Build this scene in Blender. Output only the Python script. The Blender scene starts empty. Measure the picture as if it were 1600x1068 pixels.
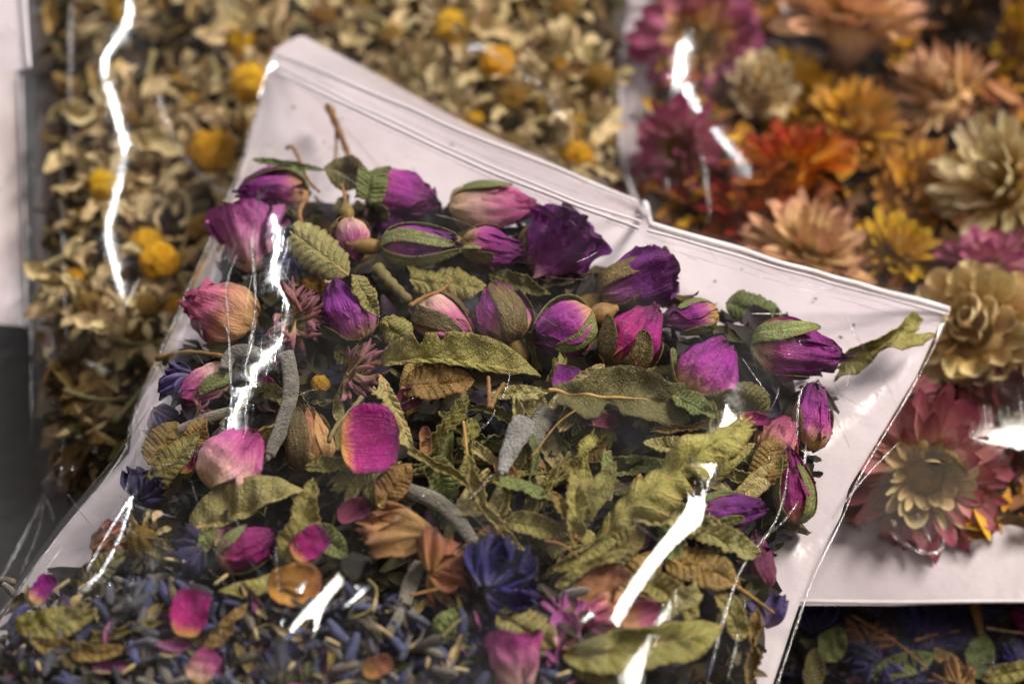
import bpy, math, random
import numpy as np
from mathutils import Matrix, Vector

# ------------------------------------------------------------------ camera, world, lamps, exposure
scn = bpy.context.scene
C = scn.collection
PI = math.pi
TILT = math.radians(38.0)          # camera looks down 38 degrees off the vertical
DIST = 0.45
SPX = 0.24 / 1600                  # metres for one photo pixel at the look-at distance
CAMP = np.array([0.0, -DIST * math.sin(TILT), DIST * math.cos(TILT)])
FWD = -CAMP / DIST
RGT = np.array([1.0, 0, 0])
UPV = np.cross(RGT, FWD)
cam_d = bpy.data.cameras.new('camera')
cam = bpy.data.objects.new('camera', cam_d)
C.objects.link(cam)
cam.matrix_world = Matrix(((RGT[0], UPV[0], -FWD[0], CAMP[0]), (RGT[1], UPV[1], -FWD[1], CAMP[1]),
                           (RGT[2], UPV[2], -FWD[2], CAMP[2]), (0, 0, 0, 1)))
cam_d.sensor_width = 36
cam_d.lens = 36 * DIST / 0.24
cam_d.clip_start = 0.01
cam_d.clip_end = 50
cam_d.dof.use_dof = True
cam_d.dof.focus_distance = 0.386
cam_d.dof.aperture_fstop = 8.5
scn.camera = cam

world = bpy.data.worlds.new('World')
scn.world = world
world.use_nodes = True
bg = world.node_tree.nodes['Background']
bg.inputs[0].default_value = (0.66, 0.55, 0.46, 1)
bg.inputs[1].default_value = 0.04


def area_lamp(name, loc, target, sx, sy, power, col, rot=0, axis=None):
    d = bpy.data.lights.new(name, 'AREA')
    d.shape = 'RECTANGLE'
    d.size, d.size_y = sx, sy
    d.energy = power
    d.color = col
    o = bpy.data.objects.new(name, d)
    C.objects.link(o)
    z = (Vector(loc) - Vector(target)).normalized()
    q = z.to_track_quat('Z', 'Y')
    if axis is not None:                                   # long side of the tube along this direction
        y = Vector(axis)
        y = (y - z * y.dot(z)).normalized()
        x = y.cross(z)
        o.matrix_world = Matrix(((x.x, y.x, z.x, loc[0]), (x.y, y.y, z.y, loc[1]), (x.z, y.z, z.z, loc[2]), (0, 0, 0, 1)))
        return o
    o.matrix_world = Matrix.Translation(loc) @ q.to_matrix().to_4x4() @ Matrix.Rotation(rot, 4, 'Z')
    return o


TUBE = (0.61, 0.245, 0.754)
area_lamp('ceiling_lamp', (-0.05, -0.42, 1.0), (0, 0, 0), 1.0, 0.9, 3.2, (1.0, 0.91, 0.80))
area_lamp('window_lamp', (-0.62, 0.85, 0.62), (0, 0, 0), 0.014, 0.7, 8.5, (0.97, 0.98, 1.0))
area_lamp('tube_lamp', TUBE, (0, 0, 0), 0.19, 0.50, 17.0, (1.0, 0.94, 0.84), axis=(0.55, 0.83, 0.0))

scn.view_settings.view_transform = 'Standard'
scn.view_settings.look = 'None'
scn.view_settings.exposure = 0.0
scn.view_settings.gamma = 1.0
scn.view_settings.use_curve_mapping = False
scn.cycles.use_denoising = True
scn.cycles.max_bounces = 10
scn.cycles.diffuse_bounces = 3
scn.cycles.glossy_bounces = 3
scn.cycles.transmission_bounces = 4
scn.cycles.transparent_max_bounces = 24
scn.cycles.caustics_reflective = False
scn.cycles.caustics_refractive = False
scn.cycles.sample_clamp_indirect = 4.0

# ------------------------------------------------------------------ pixel rays
EUP = np.array([0.0, math.cos(TILT / 2), math.sin(TILT / 2)])     # "up" along the tilted lie of the pieces
NRM = np.array([0.0, -math.sin(TILT / 2), math.cos(TILT / 2)])


def ray(px, py):
    return FWD * DIST + RGT * ((px - 800) * SPX) + UPV * ((534 - py) * SPX)


def at(px, py, z=0.0):
    d = ray(px, py)
    return CAMP + d * ((z - CAMP[2]) / d[2])


def on(px, py, f, h=0.0):
    z = 0.03
    for _ in range(8):
        p = at(px, py, z)
        z = float(f(p[0], p[1])) + h
    return at(px, py, z)


def pxs(p):                          # metres for a pixel at this depth
    return SPX * float(np.dot(np.asarray(p) - CAMP, FWD)) / DIST


# ------------------------------------------------------------------ materials
def lin(r, g, b):
    def f(c):
        c /= 255.0
        return c / 12.92 if c <= 0.04045 else ((c + 0.055) / 1.055) ** 2.4
    return (f(r), f(g), f(b), 1.0)


class NT:
    def __init__(self, name):
        self.m = bpy.data.materials.new(name)
        self.m.use_nodes = True
        self.t = self.m.node_tree
        self.t.nodes.clear()
        self.out = self.t.nodes.new('ShaderNodeOutputMaterial')

    def n(self, typ, props=None, **ins):
        nd = self.t.nodes.new('ShaderNode' + typ)
        for k, v in (props or {}).items():
            setattr(nd, k, v)
        for k, v in ins.items():
            key = int(k[1:]) if k[0] == 'i' and k[1:].isdigit() else k.replace('_', ' ')
            s = nd.inputs[key]
            if isinstance(v, bpy.types.NodeSocket):
                self.t.links.new(v, s)
            else:
                s.default_value = v
        return nd

    def math(self, op, a, b=0.0, c=0.0, clamp=False):
        return self.n('Math', {'operation': op, 'use_clamp': clamp}, i0=a, i1=b, i2=c).outputs[0]

    def noise(self, vec, scale, detail=3.0, rough=0.55):
        return self.n('TexNoise', None, Vector=vec, Scale=scale, Detail=detail, Roughness=rough).outputs[0]

    def ramp(self, fac, stops, interp='LINEAR'):
        r = self.n('ValToRGB', None, Fac=fac)
        e = r.color_ramp.elements
        r.color_ramp.interpolation = interp
        while len(e) < len(stops):
            e.new(0.5)
        for k, (p, c) in enumerate(stops):
            e[k].position = p
            e[k].color = c
        return r.outputs[0]

    def mix(self, fac, a, b, blend='MIX'):
        m = self.n('Mix', {'data_type': 'RGBA', 'blend_type': blend})
        for s, v in ((m.inputs[0], fac), (m.inputs[6], a), (m.inputs[7], b)):
            if isinstance(v, bpy.types.NodeSocket):
                self.t.links.new(v, s)
            else:
                s.default_value = v
        return m.outputs[2]

    def smooth(self, x, lo, hi):
        return self.n('MapRange', {'interpolation_type': 'SMOOTHSTEP'}, Value=x, i1=lo, i2=hi).outputs[0]

    def vary(self, col, hue=0.02, val=0.25):
        r = self.n('ObjectInfo').outputs['Random']
        h = self.math('MULTIPLY_ADD', r, 2 * hue, 0.5 - hue)
        r2 = self.math('FRACT', self.math('MULTIPLY', r, 7.31))
        v = self.math('MULTIPLY_ADD', r2, 2 * val, 1.0 - val)
        return self.n('HueSaturation', None, Hue=h, Value=v, Color=col).outputs[0]

    def finish(self, col, rough=0.6, height=None, dist=0.0003, strength=0.6, transl=0.0, spec=0.35, sheen=0.0):
        p = self.n('BsdfPrincipled', None, Base_Color=col, Roughness=rough)
        p.inputs['Specular IOR Level'].default_value = spec
        if sheen:
            p.inputs['Sheen Weight'].default_value = sheen
            p.inputs['Sheen Roughness'].default_value = 0.5
        if height is not None:
            b = self.n('Bump', None, Strength=strength, Distance=dist, Height=height)
            self.t.links.new(b.outputs[0], p.inputs['Normal'])
        s = p.outputs[0]
        if transl:
            tr = self.n('BsdfTranslucent', None, Color=col).outputs[0]
            s = self.n('MixShader', None, i0=transl, i1=s, i2=tr).outputs[0]
        self.t.links.new(s, self.out.inputs[0])
        return self.m


def mat_petal(name, stops, rough=0.55, vein=0.35, val=0.22, hue=0.012, transl=0.12):
    g = NT(name)
    uv = g.n('UVMap').outputs[0]
    obj = g.n('TexCoord').outputs['Object']
    sep = g.n('SeparateXYZ', None, Vector=uv)
    mp = g.n('Mapping', None, Vector=uv, Scale=(16, 1.6, 1)).outputs[0]
    mp2 = g.n('Mapping', None, Vector=uv, Scale=(46, 2.5, 1)).outputs[0]
    st = g.noise(mp, 1.0, 4)
    st2 = g.noise(mp2, 1.0, 3)
    bl = g.noise(obj, 260, 4)
    v = g.math('ADD', sep.outputs[1], g.math('MULTIPLY_ADD', st, 0.34, -0.17))
    v = g.math('ADD', v, g.math('MULTIPLY_ADD', bl, 0.24, -0.12), clamp=True)
    col = g.ramp(v, stops)
    dark = g.math('MULTIPLY_ADD', g.smooth(st2, 0.35, 0.65), vein, 1.0 - vein * 0.72)
    dk = g.n('CombineColor', None, Red=dark, Green=dark, Blue=dark).outputs[0]
    col = g.mix(1.0, col, dk, 'MULTIPLY')
    fine = g.noise(obj, 1500, 3)
    col = g.mix(g.math('MULTIPLY', g.smooth(fine, 0.56, 0.8), 0.25), col, (0.62, 0.42, 0.5, 1))
    us = g.math('ABSOLUTE', g.math('MULTIPLY_ADD', sep.outputs[0], 2.0, -1.0))
    rim = g.math('MAXIMUM', g.smooth(sep.outputs[1], 0.90, 1.0), g.smooth(us, 0.93, 1.0))
    rim = g.math('MULTIPLY', rim, g.smooth(bl, 0.35, 0.6))
    col = g.mix(g.math('MULTIPLY', rim, 0.65), col, (0.045, 0.012, 0.03, 1))
    col = g.vary(col, hue, val)
    hgt = g.math('ADD', g.math('MULTIPLY', st2, 0.8), g.math('MULTIPLY', fine, 0.5))
    hgt = g.math('ADD', hgt, g.math('MULTIPLY', bl, 1.0))
    return g.finish(col, rough, hgt, 0.0009, 0.7, transl)


def mat_leaf(name, c1, c2, brown, veinc, rough=0.55, nv=11.0, patch=0.5):
    g = NT(name)
    uv = g.n('UVMap').outputs[0]
    obj = g.n('TexCoord').outputs['Object']
    oi = g.n('ObjectInfo').outputs['Random']
    off = g.n('VectorMath', {'operation': 'ADD'}, i0=obj, i1=g.n('CombineXYZ', None, X=oi, Y=oi).outputs[0]).outputs[0]
    sep = g.n('SeparateXYZ', None, Vector=uv)
    s = g.math('ABSOLUTE', g.math('MULTIPLY_ADD', sep.outputs[0], 2.0, -1.0))
    n1 = g.noise(off, 130, 4)
    n2 = g.noise(off, 600, 4)
    n3 = g.noise(off, 2200, 2)
    col = g.mix(g.smooth(n1, 0.3, 0.7), c1, c2)
    col = g.mix(g.math('MULTIPLY', g.smooth(n2, 0.5, 0.75), patch), col, brown)
    big = g.noise(off, 70, 3)
    col = g.mix(g.math('MULTIPLY', g.smooth(big, 0.56, 0.7), 0.7), col, brown)
    x = g.math('SUBTRACT', g.math('MULTIPLY', sep.outputs[1], nv), g.math('MULTIPLY', s, 1.3))
    x = g.math('ADD', x, g.math('MULTIPLY', n1, 0.5))
    tri = g.math('ABSOLUTE', g.math('MULTIPLY_ADD', g.math('FRACT', x), 2.0, -1.0))
    vm = g.smooth(tri, 0.86, 1.0)
    net = g.n('TexVoronoi', {'feature': 'DISTANCE_TO_EDGE'}, Vector=off, Scale=900).outputs[0]
    netm = g.math('SUBTRACT', 1.0, g.smooth(net, 0.0, 0.12))
    col = g.mix(g.math('MULTIPLY', vm, 0.6), col, veinc)
    shade = g.math('MULTIPLY', g.smooth(tri, 0.0, 0.5), 0.3)
    col = g.mix(shade, brown, col) if False else col
    col = g.mix(g.math('MULTIPLY', netm, 0.13), col, veinc)
    mr = g.math('SUBTRACT', 1.0, g.smooth(s, 0.02, 0.10))
    col = g.mix(g.math('MULTIPLY', mr, 0.7), col, veinc)
    edge = g.smooth(s, 0.86, 1.0)
    col = g.mix(g.math('MULTIPLY', edge, 0.5), col, brown)
    col = g.vary(col, 0.012, 0.2)
    h = g.math('ADD', g.math('MULTIPLY', vm, 0.8), g.math('MULTIPLY', n2, 1.2))
    h = g.math('ADD', h, g.math('MULTIPLY', n3, 0.5))
    h = g.math('ADD', h, g.math('MULTIPLY', netm, 0.25))
    return g.finish(col, rough, h, 0.0008, 0.75, 0.10)


def mat_plain(name, c1, c2, scale=300, rough=0.6, bump=0.5, dist=0.0003, val=0.15, sheen=0.0, c3=None, transl=0.0, stretch=None):
    g = NT(name)
    obj = g.n('TexCoord').outputs['Object']
    if stretch:
        obj = g.n('Mapping', None, Vector=obj, Scale=stretch).outputs[0]
    n1 = g.noise(obj, scale, 4)
    n2 = g.noise(obj, scale * 5, 3)
    col = g.mix(g.smooth(n1, 0.3, 0.7), c1, c2)
    if c3:
        col = g.mix(g.math('MULTIPLY', g.smooth(n2, 0.5, 0.72), 0.7), col, c3)
    if val:
        col = g.vary(col, 0.012, val)
    return g.finish(col, rough, g.math('ADD', n1, n2), dist, bump, transl, sheen=sheen)


def mat_mixed(name, rough=0.7):      # pieces of many colours: the colour is stored on each piece
    g = NT(name)
    a = g.n('Attribute', {'attribute_name': 'Col'}).outputs[0]
    obj = g.n('TexCoord').outputs['Object']
    n1 = g.noise(obj, 700, 4)
    f = g.math('MULTIPLY_ADD', n1, 1.0, 0.5)
    col = g.mix(1.0, a, g.n('CombineColor', None, Red=f, Green=f, Blue=f).outputs[0], 'MULTIPLY')
    return g.finish(col, rough, n1, 0.0004, 0.6, 0.05)


def mat_film(name, tint=(0.985, 0.98, 0.985, 1), rough=0.05, gain=1.0, bump=0.12, scale=60, haze=0.022):
    g = NT(name)
    obj = g.n('TexCoord').outputs['Object']
    n1 = g.noise(obj, scale, 2)
    mp = g.n('Mapping', None, Vector=obj, Rotation=(0, 0, 0.9), Scale=(1, 0.12, 1)).outputs[0]
    ln = g.noise(mp, 420, 2)
    ln = g.math('ABSOLUTE', g.math('SUBTRACT', ln, 0.5))
    hgt = g.math('ADD', n1, g.math('MULTIPLY', g.smooth(ln, 0.0, 0.03), -0.05))
    b = g.n('Bump', None, Strength=bump, Distance=0.0008, Height=hgt).outputs[0]
    inc = g.n('NewGeometry').outputs['Incoming']
    c = g.math('ABSOLUTE', g.n('VectorMath', {'operation': 'DOT_PRODUCT'}, i0=inc, i1=b).outputs['Value'])
    sch = g.math('POWER', g.math('SUBTRACT', 1.0, c, clamp=True), 5.0)
    fr = g.math('MULTIPLY', g.math('MULTIPLY_ADD', sch, 0.95, 0.034), gain, clamp=True)   # reflectance of thin clear plastic
    fr = g.math('MINIMUM', fr, 0.7)
    rg = g.math('MULTIPLY_ADD', g.smooth(g.noise(obj, 150, 4, 0.7), 0.42, 0.75), 0.16, rough)
    gl = g.n('BsdfGlossy', None, Color=(1, 1, 1, 1), Roughness=rg, Normal=b).outputs[0]
    tr = g.n('BsdfTransparent', None, Color=tint).outputs[0]
    milk = g.n('BsdfDiffuse', None, Color=(0.85, 0.83, 0.86, 1)).outputs[0]
    sm = g.smooth(g.noise(obj, 38, 5, 0.65), 0.35, 0.8)                                  # smudges and faint milkiness of the plastic
    body = g.n('MixShader', None, i0=g.math('MULTIPLY', sm, haze), i1=tr, i2=milk).outputs[0]
    s = g.n('MixShader', None, i0=fr, i1=body, i2=gl).outputs[0]
    g.t.links.new(s, g.out.inputs[0])
    return g.m


M = {}
YEL, CRM = lin(205, 150, 70), lin(222, 190, 150)
M['purple'] = mat_petal('petal_purple', [(0.0, lin(214, 170, 90)), (0.16, lin(205, 150, 125)), (0.34, lin(176, 70, 146)),
                                         (0.62, lin(146, 36, 136)), (1.0, lin(104, 20, 94))])
M['magenta'] = mat_petal('petal_magenta', [(0.0, lin(222, 170, 80)), (0.11, lin(206, 120, 96)), (0.24, lin(168, 34, 116)),
                                           (0.75, lin(150, 22, 112)), (1.0, lin(112, 18, 84))])
M['violet'] = mat_petal('petal_violet', [(0.0, lin(208, 160, 130)), (0.2, lin(176, 92, 160)), (0.5, lin(138, 44, 146)),
                                         (1.0, lin(98, 26, 100))])
M['pale'] = mat_petal('petal_pale', [(0.0, lin(220, 182, 128)), (0.3, lin(224, 178, 170)), (0.6, lin(206, 118, 158)),
                                     (0.85, lin(176, 70, 138)), (1.0, lin(150, 48, 112))])
M['lilac'] = mat_petal('petal_lilac', [(0.0, lin(208, 160, 130)), (0.25, lin(205, 150, 170)), (0.6, lin(186, 106, 168)),
                                       (1.0, lin(146, 62, 132))])
M['rosepink'] = mat_petal('petal_rose', [(0.0, lin(214, 170, 110)), (0.35, lin(212, 158, 120)), (0.62, lin(196, 106, 130)),
                                         (1.0, lin(158, 56, 104))])
M['tanrose'] = mat_petal('petal_tan', [(0.0, lin(160, 118, 76)), (0.4, lin(196, 152, 100)), (1.0, lin(176, 120, 84))], vein=0.45)
M['rust'] = mat_petal('petal_rust', [(0.0, lin(190, 140, 80)), (0.5, lin(180, 118, 86)), (1.0, lin(140, 84, 66))], vein=0.4)
M['orange_tan'] = mat_petal('petal_orange_tan', [(0.0, lin(205, 140, 50)), (0.6, lin(196, 138, 70)), (1.0, lin(180, 110, 70))], vein=0.4)
M['darkred'] = mat_petal('petal_dark_red', [(0.0, lin(150, 70, 100)), (1.0, lin(96, 22, 66))])
M['blue'] = mat_petal('petal_blue', [(0.0, lin(150, 140, 190)), (0.3, lin(70, 60, 140)), (0.7, lin(46, 38, 108)), (1.0, lin(34, 26, 80))],
                      vein=0.6, hue=0.02)
M['dullblue'] = mat_petal('petal_dull_blue', [(0.0, lin(140, 120, 150)), (0.5, lin(104, 90, 150)), (1.0, lin(78, 68, 124))], vein=0.5)
M['nightblue'] = mat_petal('petal_night_blue', [(0.0, lin(70, 64, 90)), (0.5, lin(44, 40, 92)), (1.0, lin(28, 25, 60))], vein=0.5)
M['creampetal'] = mat_petal('petal_cream', [(0.0, lin(204, 170, 100)), (0.4, lin(228, 206, 160)), (1.0, lin(220, 194, 146))], vein=0.3)

TV = lin(196, 164, 104)
M['olive'] = mat_leaf('leaf_olive', lin(146, 142, 80), lin(126, 122, 66), lin(108, 88, 46), TV)
M['khaki'] = mat_leaf('leaf_khaki', lin(168, 158, 104), lin(150, 142, 88), lin(128, 104, 60), lin(206, 184, 134))
M['bright'] = mat_leaf('leaf_bright', lin(158, 150, 84), lin(138, 134, 70), lin(116, 92, 48), lin(208, 176, 112))
M['dark'] = mat_leaf('leaf_dark', lin(114, 108, 62), lin(96, 92, 54), lin(82, 68, 40), lin(158, 138, 86))
M['brown'] = mat_leaf('leaf_brown', lin(150, 122, 66), lin(130, 108, 58), lin(112, 80, 44), lin(196, 156, 96))
M['green'] = mat_leaf('leaf_green', lin(118, 130, 76), lin(104, 114, 62), lin(98, 86, 48), lin(160, 160, 100))
M['sepal'] = mat_leaf('sepal_green', lin(130, 140, 84), lin(108, 112, 62), lin(112, 86, 56), lin(165, 165, 110), nv=2)
M['sepalb'] = mat_leaf('sepal_brown', lin(124, 104, 64), lin(104, 92, 56), lin(94, 68, 42), lin(150, 130, 84), nv=2)
M['hip'] = mat_plain('hip_brown', lin(118, 90, 46), lin(138, 112, 58), 400, 0.55, 0.5, c3=lin(98, 76, 44))
M['rib'] = mat_plain('midrib_tan', lin(196, 162, 102), lin(170, 134, 76), 300, 0.6)
M['stem'] = mat_plain('stem_tan', lin(150, 108, 62), lin(122, 90, 50), 300, 0.6)
M['greenstem'] = mat_plain('stem_green', lin(128, 120, 74), lin(110, 98, 58), 300, 0.65)
M['felt'] = mat_plain('felt_grey', lin(134, 128, 116), lin(98, 93, 82), 350, 0.95, 1.0, 0.0010, sheen=0.3, c3=lin(74, 68, 58))
M['feltlight'] = mat_plain('felt_light', lin(156, 154, 152), lin(120, 118, 114), 350, 0.95, 1.0, 0.0010, sheen=0.3, c3=lin(90, 84, 78))
M['feltdark'] = mat_plain('felt_dark', lin(124, 116, 102), lin(98, 92, 82), 350, 0.95, 1.0, 0.0006, sheen=0.5, c3=lin(84, 76, 66))
M['lav1'] = mat_plain('lavender_blue', lin(72, 78, 116), lin(50, 52, 84), 500, 0.75, 0.8, c3=lin(100, 96, 100), val=0.35)
M['lav2'] = mat_plain('lavender_grey', lin(80, 80, 92), lin(54, 54, 70), 500, 0.75, 0.8, c3=lin(98, 88, 74), val=0.35)
M['lav3'] = mat_plain('lavender_tan', lin(112, 100, 78), lin(74, 68, 66), 500, 0.75, 0.8, c3=lin(80, 76, 88), val=0.3)
M['straw'] = mat_plain('pale_stalk', lin(190, 170, 126), lin(160, 138, 96), 500, 0.7, 0.5)
M['yellow'] = mat_plain('disc_yellow', lin(230, 180, 24), lin(210, 148, 16), 900, 0.8, 1.0, 0.0008, c3=lin(160, 96, 20))
M['ochre'] = mat_plain('disc_ochre', lin(160, 118, 36), lin(120, 90, 34), 900, 0.85, 1.0, 0.0008, c3=lin(96, 72, 30))
M['floret'] = mat_petal('floret_pink_tan', [(0.0, lin(196, 170, 110)), (0.5, lin(190, 160, 104)), (0.75, lin(170, 112, 120)), (1.0, lin(130, 66, 104))])
M['mixed'] = mat_mixed('mixed_fragments')
M['panel'] = mat_plain('white_plastic', lin(206, 196, 201), lin(190, 178, 185), 30, 0.26, 0.25, 0.0016, val=0)
M['panelwarm'] = mat_plain('white_plastic_warm', lin(204, 190, 190), lin(190, 176, 180), 30, 0.3, 0.25, 0.0016, val=0)
M['zip'] = mat_plain('zip_plastic', lin(222, 214, 220), lin(212, 204, 210), 60, 0.22, 0.3, 0.0006, val=0)
M['film'] = mat_film('clear_film')
M['crease'] = mat_film('clear_film_fold', rough=0.12, gain=2.0, bump=0.5, scale=500, haze=0.10)
M['table'] = mat_plain('table_grey', lin(70, 66, 64), lin(56, 52, 50), 40, 0.6, 0.4, 0.001, val=0)


def mat_bract(name, a, b, c):
    return mat_petal(name, [(0.0, a), (0.45, b), (1.0, c)], rough=0.38, vein=0.28, val=0.2)


BR = {
    'pink': mat_bract('bract_pink', lin(226, 190, 150), lin(214, 140, 160), lin(182, 76, 128)),
    'mauve': mat_bract('bract_mauve', lin(226, 184, 180), lin(212, 136, 168), lin(182, 88, 138)),
    'peach': mat_bract('bract_peach', lin(226, 184, 100), lin(238, 194, 142), lin(232, 172, 138)),
    'cream': mat_bract('bract_cream', lin(214, 176, 104), lin(238, 214, 164), lin(242, 224, 184)),
    'beige': mat_bract('bract_beige', lin(200, 154, 76), lin(234, 204, 142), lin(242, 220, 172)),
    'orange': mat_bract('bract_orange', lin(220, 150, 24), lin(228, 138, 24), lin(196, 84, 18)),
    'red': mat_bract('bract_red', lin(214, 140, 30), lin(206, 88, 28), lin(160, 42, 26)),
    'yellow': mat_bract('bract_yellow', lin(190, 130, 10), lin(218, 168, 18), lin(222, 180, 30)),
    'gold': mat_bract('bract_gold', lin(180, 122, 18), lin(216, 158, 30), lin(208, 150, 72)),
    'rose': mat_bract('bract_rose', lin(206, 166, 110), lin(204, 134, 132), lin(176, 78, 100)),
    'darkred': mat_bract('bract_dark_red', lin(120, 66, 30), lin(112, 36, 30), lin(84, 20, 26)),
    'brown': mat_bract('bract_brown', lin(92, 66, 36), lin(70, 50, 34), lin(60, 44, 34)),
}


# ------------------------------------------------------------------ mesh helpers
def sines(seed, n=7):
    r = np.random.RandomState(seed)
    a = r.normal(size=(n, 3))
    a /= np.linalg.norm(a, axis=1)[:, None]
    a *= r.uniform(0.5, 1.6, size=(n, 1))
    ph = r.uniform(0, 2 * PI, n)

    def f(p, freq):
        p = np.asarray(p) * freq
        return np.sin(p @ a.T + ph).sum(-1) / math.sqrt(n)
    return f


def make_mesh(name, V, F, UV=None, mat=None, col=None):
    me = bpy.data.meshes.new(name)
    V = np.asarray(V, dtype=np.float32)
    F = np.asarray(F, dtype=np.int32)
    nf, k = F.shape
    me.vertices.add(len(V))
    me.vertices.foreach_set('co', V.ravel())
    me.loops.add(nf * k)
    me.loops.foreach_set('vertex_index', F.ravel())
    me.polygons.add(nf)
    me.polygons.foreach_set('loop_start', np.arange(0, nf * k, k, dtype=np.int32))
    me.polygons.foreach_set('use_smooth', np.ones(nf, dtype=bool))
    if UV is not None:
        l = me.uv_layers.new(name='UVMap')
        l.data.foreach_set('uv', np.asarray(UV, dtype=np.float32)[F.ravel()].ravel())
    if col is not None:
        ca = me.color_attributes.new('Col', 'FLOAT_COLOR', 'POINT')
        ca.data.foreach_set('color', np.asarray(col, dtype=np.float32).ravel())
    if mat:
        me.materials.append(mat)
    me.update(calc_edges=True)
    return me


def grid_faces(nr, nc, wrap=False):
    i = np.arange(nr - 1)[:, None]
    j = np.arange(nc if wrap else nc - 1)[None, :]
    j2 = (j + 1) % nc
    a = i * nc + j
    b = i * nc + j2
    return np.stack([a, b, b + nc, a + nc], -1).reshape(-1, 4)


def grid_arrays(V, UV, thick=0.0):
    nr, nc = V.shape[:2]
    F = grid_faces(nr, nc)
    P = V.reshape(-1, 3)
    U = UV.reshape(-1, 2)
    if thick:
        du = np.gradient(V, axis=1)
        dv = np.gradient(V, axis=0)
        n = np.cross(du, dv)
        n /= np.linalg.norm(n, axis=-1)[..., None] + 1e-12
        B = (V - n * thick).reshape(-1, 3)
        N = nr * nc
        idx = np.arange(N).reshape(nr, nc)
        rim = np.concatenate([idx[0, :], idx[1:, -1], idx[-1, -2::-1], idx[-2:0:-1, 0]])
        r2 = np.roll(rim, -1)
        F = np.concatenate([F, F[:, ::-1] + N, np.stack([r2, rim, rim + N, r2 + N], -1)])
        P = np.concatenate([P, B])
        U = np.concatenate([U, U])
    return P, F, U


def tube_arrays(pts, rad, n=8, caps=True):
    P = np.asarray(pts, float)
    k = len(P)
    rad = np.broadcast_to(np.asarray(rad, float), (k,))
    T = np.gradient(P, axis=0)
    T /= np.linalg.norm(T, axis=1)[:, None] + 1e-12
    ref = np.array([0, 0, 1.0])
    if abs(T[0] @ ref) > 0.9:
        ref = np.array([0, 1.0, 0])
    rings = []
    a = np.cross(T[0], ref)
    for i in range(k):
        a = a - T[i] * (a @ T[i])
        a /= np.linalg.norm(a) + 1e-12
        b = np.cross(T[i], a)
        th = np.arange(n) * 2 * PI / n
        rings.append(P[i] + rad[i] * (np.cos(th)[:, None] * a + np.sin(th)[:, None] * b))
    V = np.array(rings)
    if caps:
        V = np.concatenate([np.repeat(P[None, :1], n, 1), V, np.repeat(P[None, -1:], n, 1)])
    nr = len(V)
    u = np.tile(np.arange(n) / n, (nr, 1))
    v = np.tile(np.linspace(0, 1, nr)[:, None], (1, n))
    return V.reshape(-1, 3), grid_faces(nr, n, True), np.stack([u, v], -1).reshape(-1, 2)


def smooth_line(pts, n):
    P = np.asarray(pts, float)
    for _ in range(3):
        Q = [P[0]]
        for a, b in zip(P[:-1], P[1:]):
            Q += [a * 0.75 + b * 0.25, a * 0.25 + b * 0.75]
        P = np.array(Q + [P[-1]])
    d = np.r_[0, np.cumsum(np.linalg.norm(np.diff(P, axis=0), axis=1))]
    t = np.linspace(0, d[-1], n)
    return np.stack([np.interp(t, d, P[:, c]) for c in range(P.shape[1])], 1)


def tag(o, label, cat=None, group=None, kind=None):
    if label:
        o['label'] = label
    if cat:
        o['category'] = cat
    if group:
        o['group'] = group
    if kind:
        o['kind'] = kind
    return o


def link(name, data, parent=None, mat4=None):
    o = bpy.data.objects.new(name, data)
    C.objects.link(o)
    if parent is not None:
        o.parent = parent
    if mat4 is not None:
        o.matrix_basis = mat4
    return o


def frame(pos, ang=0.0, pitch=0.0, roll=0.0, n=None):
    a, p, r = map(math.radians, (ang, pitch, roll))
    N = NRM if n is None else n
    ax = math.cos(a) * RGT + math.sin(a) * EUP
    ax2 = math.cos(p) * ax + math.sin(p) * N
    n2 = math.cos(p) * N - math.sin(p) * ax
    lat = np.cross(n2, ax2)
    y = math.cos(r) * lat + math.sin(r) * n2
    z = math.cos(r) * n2 - math.sin(r) * lat
    return Matrix(((ax2[0], y[0], z[0], pos[0]), (ax2[1], y[1], z[1], pos[1]), (ax2[2], y[2], z[2], pos[2]), (0, 0, 0, 1)))


OBST = {'front': [], 'cham': [], 'straw': [], 'heap': []}


def note(bag, V, m4):
    if bag:
        A = np.array(m4)
        OBST[bag].append(np.asarray(V) @ A[:3, :3].T + A[:3, 3])


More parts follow.
